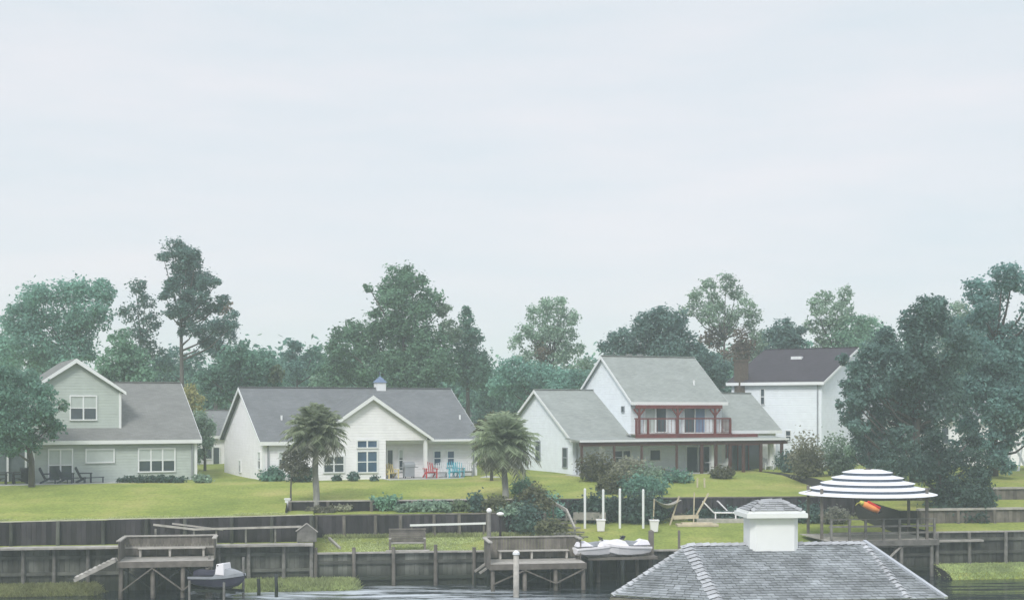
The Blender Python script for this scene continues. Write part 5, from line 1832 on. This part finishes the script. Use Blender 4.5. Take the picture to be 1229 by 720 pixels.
def sock(a, b_, mname, m):
    k = MB()
    rings = []
    for t_, r_ in rr[a:b_]:
        c_ = ax * t_
        rings.append([c_ + Vector((0, 1, 0)) * (r_ * math.cos(q * math.pi / 6)) + Vector((.42, 0, .9)) * (r_ * math.sin(q * math.pi / 6)) for q in range(12)])
    k.loft(rings)
    k.build(mname, m, root, smooth=True)


sock(1, 5, 'body', M_ORANGE)
sock(4, 6, 'nose', M_BLACK)
sock(0, 2, 'mouth_ring', M_YELC)
k = MB(); k.beam(ax * -.3 + Vector((.08, 0, .19)), ax * .42 + Vector((.06, 0, .15)), .22, .12); k.build('back_fin', M_REDC, root, bevel=.03)
k = MB()
for q in range(5):
    k.beam(ax * -.68 + Vector((0, (q - 2) * .05, 0)), ax * -.9 + Vector((0, (q - 2) * .08, -.12 - .04 * q)), .04, .015)
k.build('streamers', M_YELC, root)
k = MB(); k.tube([ax * -.5 + Vector((0, 0, .15)), Vector((-.45, .2, zE - p.z))], .008, 5); k.build('cord', M_BLACK, root)

# deck stairs with white rails at the far right house
root = empty('white_deck', on(1178, 99), R(8), 'raised deck with white rails and braced stair beside the glimpsed house at the right edge', 'deck')
k = MB(); k.box(0, 0, 1.9, 5.5, 3, 2.05); k.build('floor', M_PLANK, root)
k = MB(); k.box(-.02, -.06, 2.95, 5.5, -.01, 3.03)
for i in range(37):
    k.box(.03 + i * .15, -.05, 2.1, .06 + i * .15, -.02, 2.95)
k.build('railing', M_WHITE, root)
for xx in (.1, 1.8, 3.6, 5.3):
    k = MB(); k.box(xx - .07, .02, -.3, xx + .07, .16, 1.9); k.build('post', M_WHITE, root)
for x0_, x1_ in ((1.3, 2.3), (2.4, 3.1), (3.1, 2.4), (2.3, 1.5)):
    k = MB(); k.beam((x0_, -.2, 2.0), (x1_, -.9, 0), .09, .16); k.build('stair_brace', M_WHITE, root)


# ------------------------------------------------------------------ patio furniture
def adirondack(name, label, hs, px_, yl, rz, m, group, sc_=1.0, lounge=False):
    xl = hs.lx(px_, yl)
    loc = Matrix.Translation(hs.root.location) @ Matrix.Rotation(hs.a, 4, 'Z') @ Vector((xl, yl, .03))
    root = empty(name, loc, rz, label, 'chair', group)
    root.scale = (sc_,) * 3
    L_ = 1.35 if lounge else .6
    k = MB()
    for i in range(4):
        k.beam((-.15, -.24 + i * .16, .3), (L_ - .15, -.24 + i * .16, .4 if not lounge else .34), .14, .03)
    k.build('seat', m, root)
    k = MB()
    for i in range(5):
        k.beam((-.18, -.28 + i * .14, .28), (-.52, -.28 + i * .14, 1.0 - .04 * abs(i - 2)), .13, .025, up=(0, 1, 0))
    k.build('backrest', m, root)
    for sg in (-1, 1):
        k = MB(); k.box(-.3, sg * .36 - .06, .58, .48, sg * .36 + .06, .62); k.build('armrest', m, root)
        k = MB(); k.box(.36, sg * .34 - .03, 0, .44, sg * .34 + .03, .58); k.build('leg', m, root)
        k = MB(); k.beam((-.5, sg * .33, .02), (.1, sg * .33, .32), .04, .1); k.build('leg', m, root)
    if lounge:
        k = MB(); k.box(L_ - .25, -.28, 0, L_ - .19, .28, .32); k.build('foot_frame', m, root)
    return root


GP = 'navy lounge chairs on the sage house patio'
adirondack('lounge_chair', 'navy lounge chair nearest the white corner post of the sage house', h1, 58, -1.0, R(18), M_NAVY, GP, lounge=True)
adirondack('lounge_chair', 'navy lounge chair in front of the patio door, middle of the three', h1, 79, -1.0, R(10), M_NAVY, GP, lounge=True)
adirondack('lounge_chair', 'navy lounge chair under the wide short window, right of the three', h1, 101, -1.0, R(20), M_NAVY, GP, lounge=True)
GC = 'coloured chairs on the white house patio'
adirondack('patio_chair', 'cream yellow patio chair in the porch recess of the long white house', h2, 469.5, -1.0, R(-60), M_YELLOW, GC)
adirondack('patio_chair', 'bright red slatted patio chair right of the porch post', h2, 516, -1.5, R(-70), M_RED, GC, 1.05)
adirondack('patio_chair', 'white slatted patio chair between the red and turquoise ones', h2, 530, -1.0, R(-75), M_WHITE, GC)
adirondack('patio_chair', 'turquoise slatted patio chair, left of its grey neighbour', h2, 544, -1.5, R(-75), M_TURQ, GC, 1.05)
adirondack('patio_chair', 'second turquoise patio chair, half tucked behind the first', h2, 550, -.9, R(-80), M_TURQ, GC)
adirondack('patio_chair', 'grey patio chair, rightmost on the white house patio', h2, 561, -1.0, R(-85), M_GREYP, GC)


def place(hs, px_, yl):
    return Matrix.Translation(hs.root.location) @ Matrix.Rotation(hs.a, 4, 'Z') @ Vector((hs.lx(px_, yl), yl, .03))


root = empty('barbecue_grill', place(h2, 490.5, -1.0), R(25), 'grey barbecue grill with domed hood on the white house patio', 'grill')
k = MB(); k.box(-.35, -.22, .1, .35, .22, .75); k.build('cart', M_GREYP, root, bevel=.02)
k = MB(); k.prism([(-.25, .752), (.25, .752), (.22, .95), (.08, 1.08), (-.12, 1.06), (-.24, .92)], 'x', -.38, .38); k.build('hood', M_GREYP, root)
for xx in (-.5, .5):
    k = MB(); k.box(xx - .12, -.2, .7, xx + .12, .2, .74); k.build('side_shelf', M_GREYP, root)
for xx in (-.3, .3):
    for yy in (-.18, .18):
        k = MB(); k.tube([(xx, yy, 0), (xx, yy, .1)], .04, 8); k.build('wheel', M_BLACK, root)
# dark patio set under the leaning tree
root = empty('patio_table', place(h1, 12, -.6), R(25), 'black patio table in the shade of the leaning tree', 'table')
k = MB(); k.tube([(0, 0, .7), (0, 0, .74)], .6, 20); k.build('top', M_BLACK, root)
for q in range(4):
    k = MB(); k.tube([(.4 * math.cos(q * 1.57 + .8), .4 * math.sin(q * 1.57 + .8), 0), (.3 * math.cos(q * 1.57 + .8), .3 * math.sin(q * 1.57 + .8), .7)], .025, 6); k.build('leg', M_BLACK, root)
GD = 'black chairs around the patio table'
adirondack('patio_chair', 'black patio chair left of the table under the leaning tree', h1, -1, -.6, R(25), M_BLACK, GD)
adirondack('patio_chair', 'black patio chair right of the table under the leaning tree', h1, 24, -.6, R(205), M_BLACK, GD)
root = empty('barbecue_grill', place(h1, 32, -.2), R(25), 'black barbecue grill beside the white corner post of the sage house', 'grill')
k = MB(); k.box(-.35, -.22, .1, .35, .22, .7); k.build('cart', M_BLACK, root, bevel=.02)
k = MB(); k.prism([(-.25, .702), (.25, .702), (.2, .9), (0, .98), (-.2, .9)], 'x', -.36, .36); k.build('hood', M_BLACK, root)
# porch table of the two-storey house
root = empty('porch_table', place(h4, 853, -1.4), R(25), 'small white cafe table on the long porch', 'table')
k = MB(); k.tube([(0, 0, .7), (0, 0, .74)], .45, 18); k.build('top', M_WHITE, root)
k = MB(); k.tube([(0, 0, .04), (0, 0, .7)], .035, 8); k.tube([(0, 0, 0), (0, 0, .04)], .25, 12); k.build('pedestal', M_WHITE, root)
root = adirondack('porch_chair', 'white chair beside the small table on the long porch', h4, 866, -1.3, R(200), M_WHITE, 'porch chairs')
root = adirondack('porch_chair', 'white chair at the right end of the long porch between brown posts', h4, 920, -1.6, R(-70), M_WHITE, 'porch chairs')


# ------------------------------------------------------------------ near pavilion roof with cupola
YN = 26.0
NA = R(6)
sN = YN / F
rl = Vector(((827 - CX) * sN, YN, z_at(653, YN)))
root = empty('pavilion', rl, NA, 'near octagonal shingled pavilion roof with a white cupola, on the close bank', 'pavilion')
LR, DF, DR = 3.47, 2.15, .80        # ridge length, run to the front eave, drop
top = [Vector((0, 0, 0)), Vector((LR, 0, 0))]
e = {'fl': Vector((.05, -DF, -DR)), 'fr': Vector((LR + .05, -DF, -DR)), 'l1': Vector((-1.73, -1.125, -DR)), 'l2': Vector((-.6, 1.25, -DR)),
     'r1': Vector((LR + .70, -DF * 1.01, -DR)), 'r2': Vector((LR + 1.5, 0.6, -DR)), 'bl': Vector((.05, DF, -DR)), 'br': Vector((LR + .05, DF, -DR))}


def shingle(A, B, Cc, D, m, rows, mbq, tabw=.15):
    """A-B eave (left to right), D-C top (left to right): overlapping shingle tabs"""
    nrm = (B - A).cross(Vector(D) - A)
    if nrm.length < 1e-6:
        nrm = (B - A).cross(Vector(Cc) - A)
    nrm.normalize()
    if nrm.z < 0:
        nrm = -nrm
    for i in range(rows):
        t0, t1 = i / rows, min(1.0, (i + 1.12) / rows)
        a0, b0 = A.lerp(D, t0), B.lerp(Cc, t0)
        a1, b1 = A.lerp(D, t1), B.lerp(Cc, t1)
        wlen = (b0 - a0).length
        n = max(1, int(wlen / tabw))
        sh = .5 if i % 2 else 0.0
        cuts = [0.0] + [min(1, max(0, (j + sh + rng.uniform(-.12, .12)) / n)) for j in range(1 if sh == 0 else 0, n + 1)] + [1.0]
        cuts = sorted(set(cuts))
        for c0, c1 in zip(cuts, cuts[1:]):
            if c1 - c0 < .004:
                continue
            lift = .014 + rng.uniform(0, .012)
            g_ = .004 / max(wlen, .01)
            p0, p1 = a0.lerp(b0, c0 + g_), a0.lerp(b0, c1 - g_)
            q0, q1 = a1.lerp(b1, c0 + g_), a1.lerp(b1, c1 - g_)
            dn = (A - D).normalized() * rng.uniform(0, .012)
            mbq.add([p0 + nrm * .002 + dn, p1 + nrm * .002 + dn, p1 + nrm * lift + dn, p0 + nrm * lift + dn, q0 + nrm * .003, q1 + nrm * .003],
                    [(0, 1, 2, 3), (3, 2, 5, 4)])


core = MB()
allv = [top[0], top[1], e['l2'], e['l1'], e['fl'], e['fr'], e['r1'], e['r2'], e['br'], e['bl']]
dz = Vector((0, 0, -.02))
core.add([v + dz for v in allv], [(0, 3, 4), (0, 4, 5, 1), (1, 5, 6), (1, 6, 7), (1, 7, 8), (0, 1, 8, 9), (0, 9, 2), (0, 2, 3), (2, 9, 8, 7, 6, 5, 4, 3)])
rf = core.build('roof', M_NEARSH, root)
mbq = MB()
shingle(e['fl'], e['fr'], top[1], top[0], None, 24, mbq)
shingle(e['l1'], e['fl'], top[0], top[0] - Vector((.001, 0, 0)), None, 24, mbq)
shingle(e['l2'], e['l1'], top[0], top[0] - Vector((.001, 0, 0)), None, 20, mbq)
shingle(e['fr'], e['r1'], top[1] + Vector((.001, 0, 0)), top[1], None, 24, mbq)
shingle(e['bl'], e['l2'], top[0], top[0] - Vector((.001, 0, 0)), None, 20, mbq)
shingle(e['br'], e['bl'], top[0], top[1], None, 20, mbq)
mbq.build('shingles', M_NEARSH, rf)
# hip and ridge caps of paler worn tabs
mbq = MB()


def hipcap(a_, b_, w_=.16, m=None):
    n = int((b_ - a_).length / .14)
    d = (b_ - a_).normalized()
    s_ = d.cross(Vector((0, 0, 1))).normalized()
    for i in range(n):
        p = a_.lerp(b_, i / n) + Vector((0, 0, .02)); q_ = a_.lerp(b_, min(1, (i + 1.1) / n)) + Vector((0, 0, .035 + rng.uniform(0, .008)))
        w2_ = w_ * rng.uniform(.85, 1.1)
        dn = Vector((0, 0, -.045))
        mbq.add([p - s_ * w2_ + dn, p, p + s_ * w2_ + dn, q_ + s_ * w2_ + dn, q_, q_ - s_ * w2_ + dn], [(0, 1, 4, 5), (1, 2, 3, 4)])


hipcap(top[0], e['fl'], .17)
hipcap(top[1], e['fr'], .17)
hipcap(top[0], e['l1'], .1)
hipcap(top[0] + Vector((-.05, 0, 0)), top[1] + Vector((.05, 0, 0)), .13)
mbq.build('hip_caps', M_NEARSHL, rf)
k = MB()
k.beam(top[1] + Vector((.02, 0, .03)), e['r1'] + Vector((.02, -.02, .02)), .07, .05)
k.build('edge_flashing', M_CAP, rf)
k = MB()
loop = [e[n_] for n_ in ('l2', 'l1', 'fl', 'fr', 'r1', 'r2', 'br', 'bl')]
for a_, b_ in zip(loop, loop[1:] + loop[:1]):
    k.beam(a_ + Vector((0, 0, -.11)), b_ + Vector((0, 0, -.11)), .03, .15)
k.build('fascia', M_POST, root)
for n_ in ('l2', 'l1', 'r2', 'fl', 'fr', 'br', 'bl'):
    v = e[n_] * .93
    k = MB(); k.box(v.x - .08, v.y - .08, 2.2 - rl.z - .2, v.x + .08, v.y + .08, -DR * .96); k.build('post', M_POST, root)
# cupola
cxl = (927.5 - CX) * sN - rl.x
cc = Vector((cxl * math.cos(NA) + .0, -.02, 0))
hb = 29.5 * sN
zt_ = z_at(620, YN) - rl.z
zb0 = -.3
k = MB()
ch = .1
hy = .32
poly = [(-hb + ch, -hy), (hb - ch, -hy), (hb, -hy + ch), (hb, hy - ch), (hb - ch, hy), (-hb + ch, hy), (-hb, hy - ch), (-hb, -hy + ch)]
k.prism([(cc.x + a_, cc.y + b_) for a_, b_ in poly], 'z', zb0, zt_)
cup = k.build('cupola', M_WHITE, root)
k = MB()
ho = 37 * sN
k.prism([(cc.x - ho, cc.y - ho * .78), (cc.x + ho, cc.y - ho * .78), (cc.x + ho, cc.y + ho * .78), (cc.x - ho, cc.y + ho * .78)], 'z', zt_ + .002, zt_ + .085)
k.prism([(cc.x - ho * .94, cc.y - ho * .72), (cc.x + ho * .94, cc.y - ho * .72), (cc.x + ho * .94, cc.y + ho * .72), (cc.x - ho * .94, cc.y + ho * .72)], 'z', zt_ + .087, zt_ + .13)
k.build('cupola_eave', M_WHITE, cup)
ze = zt_ + .135
ztop = z_at(600.5, YN) - rl.z
mbq = MB()
q4 = [Vector((cc.x + sx * ho * .86, cc.y + sy * ho * .66, ze)) for sx, sy in ((-1, -1), (1, -1), (1, 1), (-1, 1))]
hh_ = 13 * sN
t4 = [Vector((cc.x + sx * hh_, cc.y + sy * hh_ * .6, ztop)) for sx, sy in ((-1, -1), (1, -1), (1, 1), (-1, 1))]
mbq.add([v - Vector((0, 0, .01)) for v in q4 + t4], [(0, 1, 5, 4), (1, 2, 6, 5), (2, 3, 7, 6), (3, 0, 4, 7), (4, 5, 6, 7), (3, 2, 1, 0)])
for i in range(4):
    shingle(q4[i], q4[(i + 1) % 4], t4[(i + 1) % 4], t4[i], None, 5, mbq, .16)
mbq.build('cupola_roof', M_NEARSHL, cup)
mbq = MB()
hipcap(t4[0], q4[0], .08); hipcap(t4[1], q4[1], .08); hipcap(t4[0] + Vector((0, .1, 0)), t4[1] + Vector((0, .1, 0)), .12)
mbq.build('cupola_caps', M_NEARSHL, cup)

# ------------------------------------------------------------------ the hazy air
k = MB()
k.box(-420, -30, -4.5, 420, 420, 26)
hz = bpy.data.materials.new('haze_air')
hz.use_nodes = True
t = hz.node_tree
t.nodes.clear()
o_ = t.nodes.new('ShaderNodeOutputMaterial')
pv = t.nodes.new('ShaderNodeVolumePrincipled')
pv.inputs['Color'].default_value = (0.84, 0.95, 1.0, 1)
pv.inputs['Density'].default_value = 0.0015
t.links.new(pv.outputs['Volume'], o_.inputs['Volume'])
q = k.build('haze', hz)
setp(q, 'thin pale humid air over the canal and houses', 'haze', kind='stuff')
